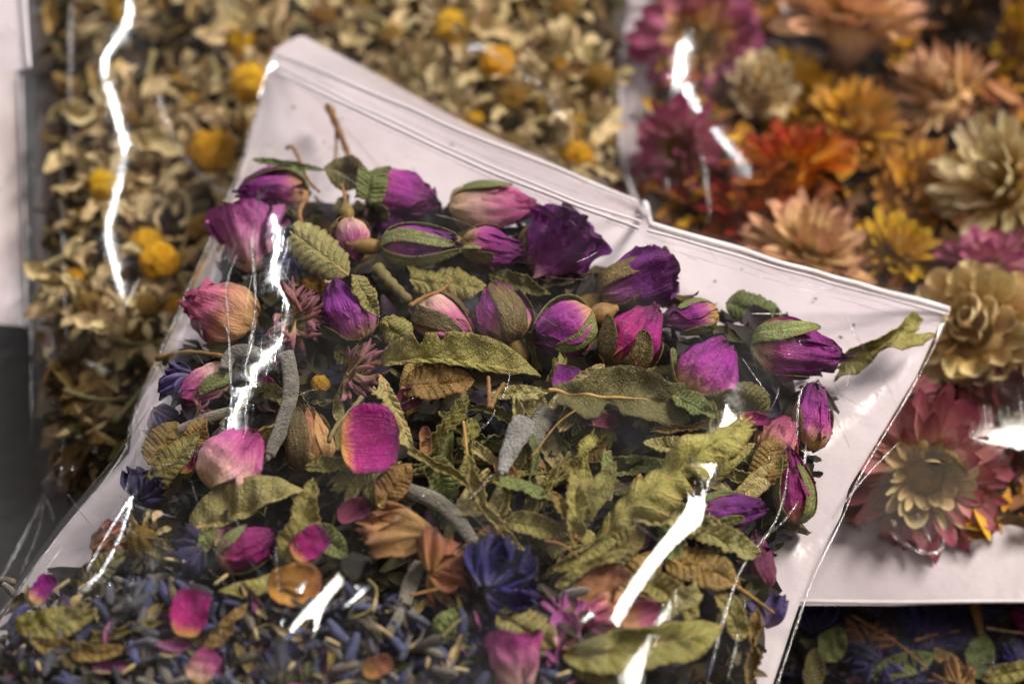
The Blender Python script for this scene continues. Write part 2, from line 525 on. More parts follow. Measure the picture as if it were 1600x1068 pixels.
# ------------------------------------------------------------------ leaf
def leaf_surface(L, W, rng, bend=0.0, curl=0.0, fold=0.15, sweep=0.0, twist=0.0, serr=0.05, corr=0.085, crump=0.13,
                 t0=0.0, t1=1.0, wl=1.0, wr=1.0, notch=(), nr=92, nc=19, nv=11, shape=(0.62, 0.8)):
    tt = np.linspace(t0, t1, nr)[:, None]
    s = np.linspace(-1, 1, nc)[None, :]
    p, q = shape
    tm = p / (p + q)
    w = (np.clip(tt, 1e-3, 1) ** p * np.clip(1 - tt, 1e-3, 1) ** q) / (tm ** p * (1 - tm) ** q) * W / 2
    w = np.maximum(w, W * 0.012)
    f1, f2 = sines(rng.randrange(10 ** 6)), sines(rng.randrange(10 ** 6))
    side = np.where(s > 0, wl, wr)
    tc = np.concatenate([tt, tt * 0, tt * 0 + 0.7], 1)
    e = np.ones((nr, nc))
    for sg, f in ((1, f1), (-1, f2)):
        ed = 1 - serr * (0.5 * (f(tc * 1.0, 70) * 0.5 + 0.5) + ((tt[:, 0] * (15 + 4 * f(tc, 5) * 0.12) + 3 * sg) % 1.0) * (0.6 + 0.5 * f(tc, 30))) - 0.08 * np.clip(f(tc, 18), 0, 2)
        for (nt, ns, dep, wd) in notch:
            if ns == sg:
                ed -= dep * np.exp(-((tt[:, 0] - nt) / wd) ** 4)
        e = np.where(s * sg > 0, np.maximum(ed, 0.05)[:, None], e)
    y = s * w * side * e
    tr = tt + 0 * s
    if t0 > 0.02:
        tr = tr + (1 - (tt - t0) / (t1 - t0)) ** 6 * 0.05 * f1(np.stack([s * 4 + 0 * tt, tt * 0 + 0 * s, 0 * y], -1), 2.2)
    if t1 < 0.98:
        tr = tr + ((tt - t0) / (t1 - t0)) ** 6 * 0.05 * f2(np.stack([s * 4 + 0 * tt, tt * 0 + 0 * s, 0 * y], -1), 2.2)
    x = (tr - (t0 + t1) / 2) * L / (t1 - t0)
    sa = np.abs(s)
    z = fold * np.abs(y)
    if corr:
        z = z + corr * W * np.abs(np.sin(PI * (tt * nv - sa * 1.3))) * sa ** 0.6 * (w / (W / 2))
    z = z + crump * W * f1(np.stack([x, y, 0 * x], -1), 5.0 / W) * (0.3 + 0.7 * sa) + 0.4 * crump * W * f2(np.stack([x, y, 0 * x], -1), 12.0 / W)
    if curl:
        k = curl / (W / 2)
        th = y * k * (0.45 + 0.85 * sa ** 2)               # dried edges roll in more than the middle
        rr = 1 / k - z
        y, z = rr * np.sin(th), 1 / k - rr * np.cos(th)
    if twist:
        a = twist * ((tt - t0) / (t1 - t0) - 0.5)
        y, z = y * np.cos(a) - z * np.sin(a), y * np.sin(a) + z * np.cos(a)
    if sweep:
        k = sweep / L
        th = x * k
        rr = 1 / k - y
        x, y = rr * np.sin(th), 1 / k - rr * np.cos(th)
    if bend:
        k = bend / L
        th = x * k
        rr = 1 / k - z
        x, z = rr * np.sin(th), 1 / k - rr * np.cos(th)
    V = np.stack([x + 0 * y, y, z], -1)
    UV = np.stack([(s + 1) / 2 + 0 * tt, tt + 0 * s], -1)
    return V, UV


def add_leaf(pos, L, W, ang, mat, label, seed, cat='leaf', name='leaf', group=None, bag='front', pitch=0, roll=0, rib=True,
             thick=0.00022, ribmat=None, stalk=0.0, **kw):
    rng = random.Random(seed)
    V, UV = leaf_surface(L, W, rng, **kw)
    m4 = frame(pos, ang, pitch, roll)
    P, F, U = grid_arrays(V, UV, thick)
    root = link(name, None, None, m4)
    tag(root, label, cat, group)
    link('blade', make_mesh('leaf_blade', P, F, U, mat), root)
    note(bag, V.reshape(-1, 3), m4)
    if rib:
        mid = V[:, V.shape[1] // 2, :].copy()
        mid[:, 2] += 0.00008
        if stalk:
            d = mid[0] - mid[3]
            d /= np.linalg.norm(d)
            mid = np.concatenate([[mid[0] + d * stalk * L], [mid[0] + d * stalk * L * 0.5], mid])
        k = len(mid)
        r = np.linspace(0.00042, 0.00012, k) * min(1.3, max(0.6, W / 0.009))
        A, B, D = tube_arrays(mid, r, 6)
        link('midrib', make_mesh('leaf_midrib', A, B, D, ribmat or M['rib']), root)
    return root


# ------------------------------------------------------------------ rose bud
def bud_profile(t, style):
    if style == 'open':
        return 0.28 + 0.80 * np.sin(np.clip(t, 0, 1) * PI * 0.62) ** 0.8
    return 0.20 + 0.80 * np.sin(PI * np.clip(t, 0, 1) ** 0.78) ** 0.75 - 0.16 * t


def petal_patch(L, R, th0, span, style, scale, rng, tmax=1.0, flare=0.0, ruff=0.05, nt=24, nth=27, wrinkle=0.085):
    f, g = sines(rng.randrange(10 ** 6)), sines(rng.randrange(10 ** 6))
    s = np.linspace(-1, 1, nth)[None, :]
    t = np.linspace(0, 1, nt)[:, None]
    edge = tmax * (1 - 0.30 * np.abs(s) ** 2.6) + 0.05 * g(np.stack([s * 3, s * 0, s * 0], -1), 2.0)
    tl = t * edge
    wid = span * (0.55 + 0.45 * np.sin(np.clip(t * 1.25, 0, 1) * PI / 2))
    th = th0 + s * wid / 2
    r = R * scale * bud_profile(tl, style)
    co = np.stack([np.cos(th) * 1.0, np.sin(th) * 1.0, tl * 2.2], -1)
    r = r + R * wrinkle * f(co, 4.5) + R * wrinkle * 0.5 * g(co, 10) + R * 0.034 * np.sin(th * 12 + 2.5 * f(co, 2.0)) * (0.3 + tl)
    lip = np.clip((np.maximum(t, np.abs(s) * 0.95) - 0.72) / 0.28, 0, 1) ** 1.6
    r = r + R * lip * (flare + ruff * g(np.stack([s * 5 + 0 * t, t * 3 + 0 * s, 0 * s * t], -1), 2.4))
    x = L * (tl - 0.45) + 0 * th
    V = np.stack([x, r * np.cos(th), r * np.sin(th)], -1)
    UV = np.stack([(s + 1) / 2 + 0 * t, t * (0.25 + 0.75 * edge) + 0 * s], -1)
    return V, UV


def add_bud(px, py, L, W, ang, kind, label, seed, h=0.0, style='closed', sepal=3, sepmat='sepal', seplen=0.75, hip=True,
            pitch=8, roll=None, cat='rosebud', bag='front', surf=None, hipang=0.0, npet=7, name='rosebud', sepw=0.5, flare=0.05, squash=0.88, stemlen=0.0):
    rng = random.Random(seed)
    p = on(px, py, surf or PILE, h)
    k = pxs(p)
    L, R = L * k, W * k / 2
    m4 = frame(p, ang, pitch, rng.uniform(0, 360) if roll is None else roll)
    if squash != 1:
        S = Matrix.Identity(4)
        m4 = m4 @ Matrix.Rotation(-math.radians(roll or 0), 4, 'X')
    root = link(name, None, None, m4)
    tag(root, label, cat)
    mat = M[kind]
    th = rng.uniform(0, 6.28)
    for i in range(npet):
        outer = i < 4
        sc_ = 1.0 - 0.055 * i if style != 'open' else 1.0 - 0.10 * i
        V, UV = petal_patch(L, R, th, rng.uniform(2.3, 3.2) if outer else 3.4, style, sc_, rng,
                            tmax=rng.uniform(0.86, 1.0) if outer else rng.uniform(0.93, 1.04),
                            flare=(rng.uniform(-0.02, 0.10) + flare if style != 'open' else rng.uniform(0.05, 0.22)),
                            ruff=0.05 if style != 'open' else 0.13)
        P, F, U = grid_arrays(V, UV)
        link('petal', make_mesh('rose_petal', P, F, U, mat), root)
        if outer:
            note(bag, P, m4)
        th += 2.4 + rng.uniform(-0.3, 0.3)
    # the rolled heart of the bud
    t = np.linspace(0, 1, 14)[:, None]
    a = np.linspace(0, 2 * PI, 20)[None, :]
    rr = R * (0.64 if style != 'open' else 0.42) * np.sqrt(np.clip(1 - (2 * t - 1) ** 2, 0, 1)) * (1 + 0.10 * np.sin(3 * a + 9 * t))
    V = np.stack([L * (0.92 * t - 0.44) + 0 * a, rr * np.cos(a), rr * np.sin(a)], -1)
    UV = np.stack([a / 6.28 + 0 * t, 0.3 + 0.7 * t + 0 * a], -1)
    P, F, U = grid_arrays(V, UV)
    link('petal_heart', make_mesh('rose_heart', P, F, U, mat), root)
    # sepals
    for i in range(sepal):
        th = 2 * PI * i / max(sepal, 1) + rng.uniform(-0.3, 0.3) + 1.2
        sl = seplen * rng.uniform(0.8, 1.2)
        n = 22
        tt = np.linspace(0, 1, n)[:, None]
        s = np.linspace(-1, 1, 7)[None, :]
        w = R * sepw * (0.55 + 0.6 * tt) * (1 - tt) ** 0.55 * 1.25 + R * 0.03
        tl = 0.02 + tt * sl
        r = R * (bud_profile(np.clip(tl, 0, 1), 'closed') * 1.03 + 0.05 + rng.uniform(0.0, 0.35) * tt ** 3) + R * 0.06 * s ** 2
        r = np.where(tl < 0.1, r * (0.6 + 4 * tl), r)
        a = th + s * w / np.maximum(r, R * 0.3) + 0.25 * np.sin(3 * tt + i)
        V = np.stack([L * (tl - 0.47) + 0 * a, r * np.cos(a), r * np.sin(a)], -1)
        UV = np.stack([(s + 1) / 2 + 0 * tt, tt + 0 * s], -1)
        P, F, U = grid_arrays(V, UV, 0.0002)
        link('sepal', make_mesh('rose_sepal', P, F, U, M[sepmat]), root)
        note(bag, P, m4)
    if hip:
        n = 14
        tt = np.linspace(0, 1, n)
        hl = L * 0.46
        prof = 0.22 + 0.20 * np.sin(PI * np.clip(tt * 1.1, 0, 1)) - 0.10 * tt
        ha = math.radians(hipang)
        xs = -0.42 * L - hl * tt * np.cos(ha * tt)
        ys = -hl * tt * np.sin(ha * tt)
        A, B, D = tube_arrays(np.stack([xs, ys, 0 * xs], 1), prof * R, 12)
        link('hip', make_mesh('rose_hip', A, B, D, M['hip']), root)
        note(bag, A, m4)
        if stemlen:
            q = np.array([xs[-1], ys[-1], 0])
            pts = [q, q + np.array([-stemlen * L * 0.5, 0, 0.02 * L]), q + np.array([-stemlen * L, stemlen * L * 0.2, 0])]
            A, B, D = tube_arrays(smooth_line(pts, 10), np.linspace(0.09, 0.06, 10) * R * 1.2, 7)
            link('stem', make_mesh('rose_stem', A, B, D, M['stem']), root)
    return root


# ------------------------------------------------------------------ loose petal, crumpled flowers, twigs
def add_petal(pos, L, W, ang, kind, label, seed, cup=0.9, bag='front', pitch=0, roll=0, name='petal', group=None, crump=0.05, cat='petal'):
    rng = random.Random(seed)
    V, UV = leaf_surface(L, W, rng, curl=cup, fold=0, bend=cup * 0.6, serr=0.09, corr=0, crump=crump, shape=(0.36, 0.28),
                         nr=26, nc=19)
    m4 = frame(pos, ang, pitch, roll)
    P, F, U = grid_arrays(V, UV, 0.00012)
    o = link(name, make_mesh('loose_petal', P, F, U, M[kind]), None, m4)
    note(bag, P, m4)
    return tag(o, label, cat, group)


def add_crumpled(pos, R, kind, label, seed, ang=0, n=5, spread=2.6, bag='front', pitch=25, name='dried_flower', cat='flower',
                 fold=0.13, calyx=True, wide=0.8, group=None, lift=0.5):
    rng = random.Random(seed)
    m4 = frame(pos, ang, 0, 0)
    root = link(name, None, None, m4)
    tag(root, label, cat, group)
    for i in range(n):
        f, g = sines(rng.randrange(10 ** 6)), sines(rng.randrange(10 ** 6))
        a0 = (i - (n - 1) / 2) * spread / n + rng.uniform(-0.2, 0.2)
        s = np.linspace(-1, 1, 25)[None, :]
        t = np.linspace(0, 1, 22)[:, None]
        Lp = R * rng.uniform(1.5, 2.0)
        w = Lp * wide * 0.5 * np.sin(np.clip(t * 0.62 + 0.07, 0, 1) * PI) ** 0.8
        pl = np.sin(s * (5 + rng.random() * 4) + 2 * rng.random() + f(np.stack([s * 2 + 0 * t, t * 2 + 0 * s, 0 * s * t], -1), 1.5))
        z = Lp * fold * (pl * (0.3 + t) * 0.75 + 0.6 * g(np.stack([s * 1.5 + 0 * t, t * 3 + 0 * s, 0 * s * t], -1), 2.0) * t)
        y = w * s * 0.72 + Lp * 0.04 * g(np.stack([s * 3 + 0 * t, t * 3, 0 * s * t], -1) if False else np.stack([s * 3 + 0 * t, t * 3 + 0 * s, 0 * s * t], -1), 2)
        edge = 1 - 0.22 * s ** 2 + 0.09 * g(np.stack([s * 6, s * 0, s * 0], -1), 2)
        x = Lp * t * edge
        el = rng.uniform(-0.1, lift) + 0.12 * (i % 2)
        x, z = x * math.cos(el) - z * math.sin(el), x * math.sin(el) + z * math.cos(el)
        z = z - 0.35 * (x ** 2) / Lp + 0.0006 * i
        xx = x * math.cos(a0) - y * math.sin(a0) - R * 0.85
        yy = x * math.sin(a0) + y * math.cos(a0)
        V = np.stack([xx, yy, z], -1)
        UV = np.stack([(s + 1) / 2 + 0 * t, t + 0 * s], -1)
        P, F, U = grid_arrays(V, UV, 0.0001)
        link('petal', make_mesh('crumpled_petal', P, F, U, M[kind]), root)
        note(bag, P, m4)
    if calyx:
        tt = np.linspace(0, 1, 9)
        A, B, D = tube_arrays(np.stack([-R * (0.72 + 0.34 * tt), 0 * tt, -0.1 * R + 0 * tt], 1), R * 0.17 * np.sin(PI * (0.15 + 0.8 * tt)), 9)
        link('calyx', make_mesh('flower_calyx', A, B, D, M['sepalb']), root)
    return root


def add_scroll(pts_px, r_px, prof, mat, label, seed, h=0.0):
    """a felted leaf rolled up on itself"""
    q = np.array([on(x, y, PILE, h) for x, y in pts_px])
    k = pxs(q[0])
    n, m = 40, 30
    L = smooth_line(q, n)
    c = L.mean(0)
    T = np.gradient(L, axis=0)
    T /= np.linalg.norm(T, axis=1)[:, None]
    a = np.cross(T, NRM)
    a /= np.linalg.norm(a, axis=1)[:, None]
    b = np.cross(a, T)
    t = np.linspace(0, 1, n)[:, None]
    th = np.linspace(0, 2 * PI * 1.35, m)[None, :] + 0.9 + 0.5 * np.sin(t * 3 + seed)
    R = r_px * k * np.interp(t, np.linspace(0, 1, len(prof)), prof)
    f = sines(seed)
    co = np.stack([t * 5 + 0 * th, np.cos(th), np.sin(th)], -1)
    r = R * (0.62 + 0.42 * np.linspace(0, 1, m)[None, :]) * (1 + 0.12 * f(co, 2.0) + 0.05 * f(co, 6.0))
    V = (L - c)[:, None] + r[..., None] * (np.cos(th)[..., None] * a[:, None] + 0.5 * np.sin(th)[..., None] * b[:, None])
    UV = np.stack([np.linspace(0, 1, m)[None, :] + 0 * t, t + 0 * th], -1)
    P, F, U = grid_arrays(V, UV, 0.0004)
    root = link('felted_leaf', None, None, Matrix.Translation(c))
    tag(root, label, 'leaf')
    link('blade', make_mesh('felted_blade', P, F, U, M[mat]), root)
    d = L[-1] - L[-3]
    A, B, D = tube_arrays(np.array([L[-3], L[-1] + d * 0.3, L[-1] + d * 0.9]) - c, [0.0008, 0.0006, 0.0004], 7)
    link('stalk', make_mesh('felted_stalk', A, B, D, M[mat]), root)
    note('front', P + c, Matrix.Identity(4))
    return root


def add_twig(pts_px, r_px, label, mat='stem', h=0.0, cat='twig', name='twig', bag='front', surf=None, heights=None, group=None, knob=False):
    q = []
    for i, (x, y) in enumerate(pts_px):
        hh = heights[i] * 0.001 if heights else h
        q.append(on(x, y, surf or PILE, hh))
    k = pxs(q[0])
    n = max(8, 5 * len(q))
    L = smooth_line(q, n)
    c = L.mean(0)
    r = np.linspace(1.0, 0.65, n) * r_px * k
    r = r * (1 + 0.18 * np.sin(np.arange(n) * 2.1))
    if knob:
        r[:3] *= 1.5
    A, B, D = tube_arrays(L - c, r, 8)
    o = link(name, make_mesh('twig', A, B, D, M[mat]), None, Matrix.Translation(c))
    note(bag, A + c, Matrix.Identity(4))
    return tag(o, label, cat, group)


def fragments(name, n, place, sizes, palette, seed, label, bag=None, elong=(1.2, 4.0), cat='fragments', curlr=(0.2, 1.2), noteit=False):
    """many tiny curled shards, far too many to count, as one mass"""
    rng = np.random.RandomState(seed)
    nr, nc = 5, 4
    Vs, Cs = [], []
    s = np.linspace(-1, 1, nc)[None, :]
    t = np.linspace(-1, 1, nr)[:, None]
    pal = np.array(palette)
    for i in range(n):
        p = place(rng)
        if p is None:
            continue
        L = rng.uniform(*sizes)
        W = L / rng.uniform(*elong)
        w = W * (1 - 0.75 * np.abs(t) ** rng.uniform(1.2, 3)) * rng.uniform(0.7, 1.2, size=(nr, 1))
        y = s * w
        x = t * L + 0.1 * L * rng.normal(size=(nr, nc)) * 0.5
        z = rng.uniform(*curlr) * y * y / W + rng.uniform(-0.5, 0.5) * x * x / L + 0.05 * L * rng.normal(size=(nr, nc))
        q = np.stack([x, y, z], -1).reshape(-1, 3)
        R = np.array(Matrix.Rotation(rng.uniform(0, 6.28), 3, 'Z') @ Matrix.Rotation(rng.normal() * 0.55, 3, 'X') @ Matrix.Rotation(rng.normal() * 0.5, 3, 'Y'))
        Vs.append(q @ R.T + p)
        c = pal[rng.randint(len(pal))] * rng.uniform(0.6, 1.25)
        Cs.append(np.tile(np.r_[c[:3], 1.0], (nr * nc, 1)))
    k = len(Vs)
    F0 = grid_faces(nr, nc)
    F = (F0[None] + (np.arange(k) * nr * nc)[:, None, None]).reshape(-1, 4)
    V = np.concatenate(Vs)
    o = link(name, make_mesh(name, V, F, None, M['mixed'], np.concatenate(Cs)))
    if noteit and bag:
        OBST[bag].append(V)
    return tag(o, label, cat, None, 'stuff')


# ------------------------------------------------------------------ shapes of the heaps
def inside(poly, X, Y):
    r = np.zeros(np.shape(X), bool)
    n = len(poly)
    for i in range(n):
        x1, y1 = poly[i]
        x2, y2 = poly[(i + 1) % n]
        c = ((y1 > Y) != (y2 > Y)) & (X < (x2 - x1) * (Y - y1) / (y2 - y1 + 1e-15) + x1)
        r ^= c
    return r


def edge_dist(poly, X, Y):
    d = np.full(np.shape(X), 1e9)
    n = len(poly)
    for i in range(n):
        a = np.array(poly[i])
        b = np.array(poly[(i + 1) % n])
        ab = b - a
        t = np.clip(((X - a[0]) * ab[0] + (Y - a[1]) * ab[1]) / (ab @ ab), 0, 1)
        d = np.minimum(d, np.hypot(X - a[0] - t * ab[0], Y - a[1] - t * ab[1]))
    return np.where(inside(poly, X, Y), d, -d)


ZF = 0.026                             # height of the back of the front bag
FRONT_PX = [(335, 330), (372, 258), (470, 245), (600, 252), (715, 275), (850, 298), (935, 365), (1055, 415), (1140, 455), (1245, 478),
            (1330, 520), (1335, 640), (1318, 760), (1275, 850), (1235, 950), (1200, 1130), (1130, 1400), (-330, 1400), (-90, 1060), (205, 690), (232, 560), (285, 440)]
FRONT_POLY = [tuple(at(x, y, ZF + 0.008)[:2]) for x, y in FRONT_PX]


_gx = np.arange(-0.22, 0.22, 0.001)
_gy = np.arange(-0.24, 0.12, 0.001)
_X, _Y = np.meshgrid(_gx, _gy)
_D = edge_dist(FRONT_POLY, _X, _Y)
_t = np.clip(_D / 0.035, 0, 1)
_H = ZF + 0.0055 + 0.0135 * (1 - (1 - _t) ** 2.2) + 0.0012 * np.sin(_X * 95 + 1) * np.sin(_Y * 80)


def lookup(G, x0, y0, cell, x, y):
    i = min(max((y - y0) / cell, 0), G.shape[0] - 1.001)
    j = min(max((x - x0) / cell, 0), G.shape[1] - 1.001)
    a, b = int(i), int(j)
    u, v = i - a, j - b
    return (G[a, b] * (1 - u) + G[a + 1, b] * u) * (1 - v) + (G[a, b + 1] * (1 - u) + G[a + 1, b + 1] * u) * v


def PILE(x, y):
    return lookup(_H, -0.22, -0.24, 0.001, x, y)


def front_dist(x, y):
    return lookup(_D, -0.22, -0.24, 0.001, x, y)


def CHAM(x, y):
    return 0.001 + 0.002 * math.sin(x * 60) * math.sin(y * 71 + 1)


def STRAW(x, y):
    return 0.000 + 0.0015 * math.sin(x * 50 + 2) * math.sin(y * 61)


def HEAP(x, y):
    return -0.026 + 0.002 * math.sin(x * 90 + 2) * math.sin(y * 81)


# ------------------------------------------------------------------ the table
V = np.array([[-3, -3, -0.046], [3, -3, -0.046], [3, 3, -0.046], [-3, 3, -0.046]], float)
tag(link('table', make_mesh('table_top', V, [[0, 1, 2, 3]], None, M['table'])), 'dark grey table top under the bags', None, None, 'structure')

# ------------------------------------------------------------------ front bag: rosebuds
BUDS = [
    # px, py, length, width, tip angle, colour, options, label
    (432, 300, 112, 78, 185, 'purple', dict(hip=False, sepal=2, h=-.002), 'purple rosebud in the uppermost left corner of the front bag'),
    (392, 376, 112, 104, 100, 'lilac', dict(hip=False, sepal=0, style='open', h=-.001, flare=.1), 'pale lilac loosely opened rose at the left edge of the front bag'),
    (350, 487, 122, 112, 160, 'rosepink', dict(hip=False, sepal=0, h=0), 'big pink and cream rosebud against the left edge of the front bag'),
    (322, 600, 92, 62, 212, 'pale', dict(hip=False, sepal=1, h=0), 'pink rosebud with cream base touching the crumpled dull blue flower'),
    (622, 304, 118, 86, -14, 'purple', dict(sepal=3, seplen=.45, hip=False, h=0, sepw=.7), 'purple rosebud with a short green sepal highest in the front bag'),
    (765, 325, 138, 80, -3, 'pale', dict(sepal=1, hip=False, h=-.001), 'pale pink rosebud with yellowish base just under the zip strip'),
    (548, 372, 76, 64, -80, 'pale', dict(sepal=2, hip=True, h=.001, sepmat='sepalb', seplen=.4, stemlen=.5), 'small yellowish pink rosebud hanging below an upright brown hip'),
    (652, 384, 128, 70, -2, 'violet', dict(sepal=5, seplen=1.05, sepw=.42, h=.003, hipang=-14), 'dark rosebud wrapped in long green sepals with a brown hip'),
    (766, 388, 98, 68, -12, 'purple', dict(sepal=3, sepmat='sepalb', seplen=.6, h=.002, stemlen=.12), 'rosebud with orange yellow base and stubby brown hip facing right'),
    (868, 388, 112, 112, 50, 'violet', dict(style='open', sepal=2, sepmat='sepalb', seplen=.5, hip=False, pitch=38, h=.002, npet=8), 'ruffled purple half open rose with dark crinkled rims'),
    (988, 442, 128, 84, 24, 'violet', dict(style='open', sepal=3, seplen=.8, sepmat='sepalb', hip=True, h=.001, npet=8), 'ragged dark purple rose at the upper right of the heap'),
    (545, 488, 108, 76, 122, 'violet', dict(sepal=2, seplen=.5, hip=False, h=.001, sepw=.6), 'violet rosebud pointing up left beside the clover head'),
    (692, 502, 108, 84, -38, 'pale', dict(sepal=3, sepmat='sepalb', seplen=.9, hip=False, h=0), 'rosebud with veined yellow base under the long torn leaf'),
    (786, 492, 104, 88, 112, 'purple', dict(sepal=4, sepmat='sepalb', seplen=.85, sepw=.7, hip=True, h=.002), 'purple rosebud cupped in wide brown sepals opening upward'),
    (884, 512, 104, 94, 205, 'purple', dict(sepal=3, seplen=.9, sepmat='sepal', sepw=.5, hip=True, h=.002), 'purple rosebud with one green sepal laid across it, hip to upper right'),
    (988, 532, 118, 96, 58, 'magenta', dict(sepal=4, seplen=.6, sepmat='sepalb', sepw=.6, hip=True, h=.003), 'bright magenta rosebud with golden base standing above the notched dark leaf'),
    (1083, 496, 88, 56, 192, 'purple', dict(sepal=3, seplen=.8, hip=False, h=0), 'small yellow and purple rosebud between the magenta and the right-hand buds'),
    (1104, 582, 118, 106, 52, 'purple', dict(sepal=2, seplen=.45, sepw=.8, hip=False, h=.004, flare=-.02), 'plump round purple rosebud with pale lower left base'),
    (1240, 545, 146, 92, -14, 'purple', dict(sepal=3, seplen=.6, hip=False, h=.001), 'large purple rosebud lying sideways near the right corner of the bag'),
    (1268, 655, 108, 68, 82, 'purple', dict(sepal=2, sepmat='sepalb', hip=False, h=-.001), 'upright purple rosebud behind film folds at the right edge'),
    (1213, 690, 84, 76, 60, 'rosepink', dict(sepal=0, hip=False, h=-.004), 'dusty faded pink rosebud sunk deep beside the right-hand film folds'),
    (1240, 765, 118, 66, 98, 'magenta', dict(sepal=5, seplen=.95, sepw=.4, hip=False, h=-.001), 'narrow magenta rosebud with upright green sepals at the right edge'),
    (1137, 799, 108, 64, 4, 'violet', dict(sepal=3, seplen=.7, hip=False, h=.002), 'glossy dark purple rosebud below the long serrated leaf'),
    (363, 722, 116, 106, 58, 'pale', dict(sepal=0, hip=False, h=.003, flare=.02), 'pale pink rosebud with cream base above the broad left leaf'),
    (483, 692, 100, 84, 98, 'tanrose', dict(sepal=2, sepmat='sepalb', seplen=.9, sepw=.6, hip=False, h=.001, flare=-.02), 'tan withered rosebud next to the grey felted leaf'),
    (384, 857, 104, 66, 22, 'magenta', dict(sepal=2, seplen=.6, sepw=.9, hip=False, h=.001), 'magenta rosebud with a broad pale green sepal under the broad left leaf'),
    (805, 1046, 112, 80, 95, 'pale', dict(sepal=1, sepmat='sepalb', hip=False, h=.002, style='open'), 'pink open rose at the bottom edge among lavender'),
    (948, 958, 96, 74, 200, 'rosepink', dict(sepal=0, hip=False, h=-.001), 'faded cream pink rosebud under the wide white glare streak'),
    (604, 340, 78, 60, -40, 'violet', dict(sepal=0, hip=False, h=-.006), 'half hidden purple rosebud tucked under the highest purple bud'),
    (1188, 880, 88, 48, 100, 'darkred', dict(sepal=0, hip=False, h=-.002), 'dark red shrunken rosebud by the lower right film fold'),
]
for i, (px, py, L, W, a, kd, op, lb) in enumerate(BUDS):
    add_bud(px, py, L, W, a, kd, lb, 100 + i, **op)

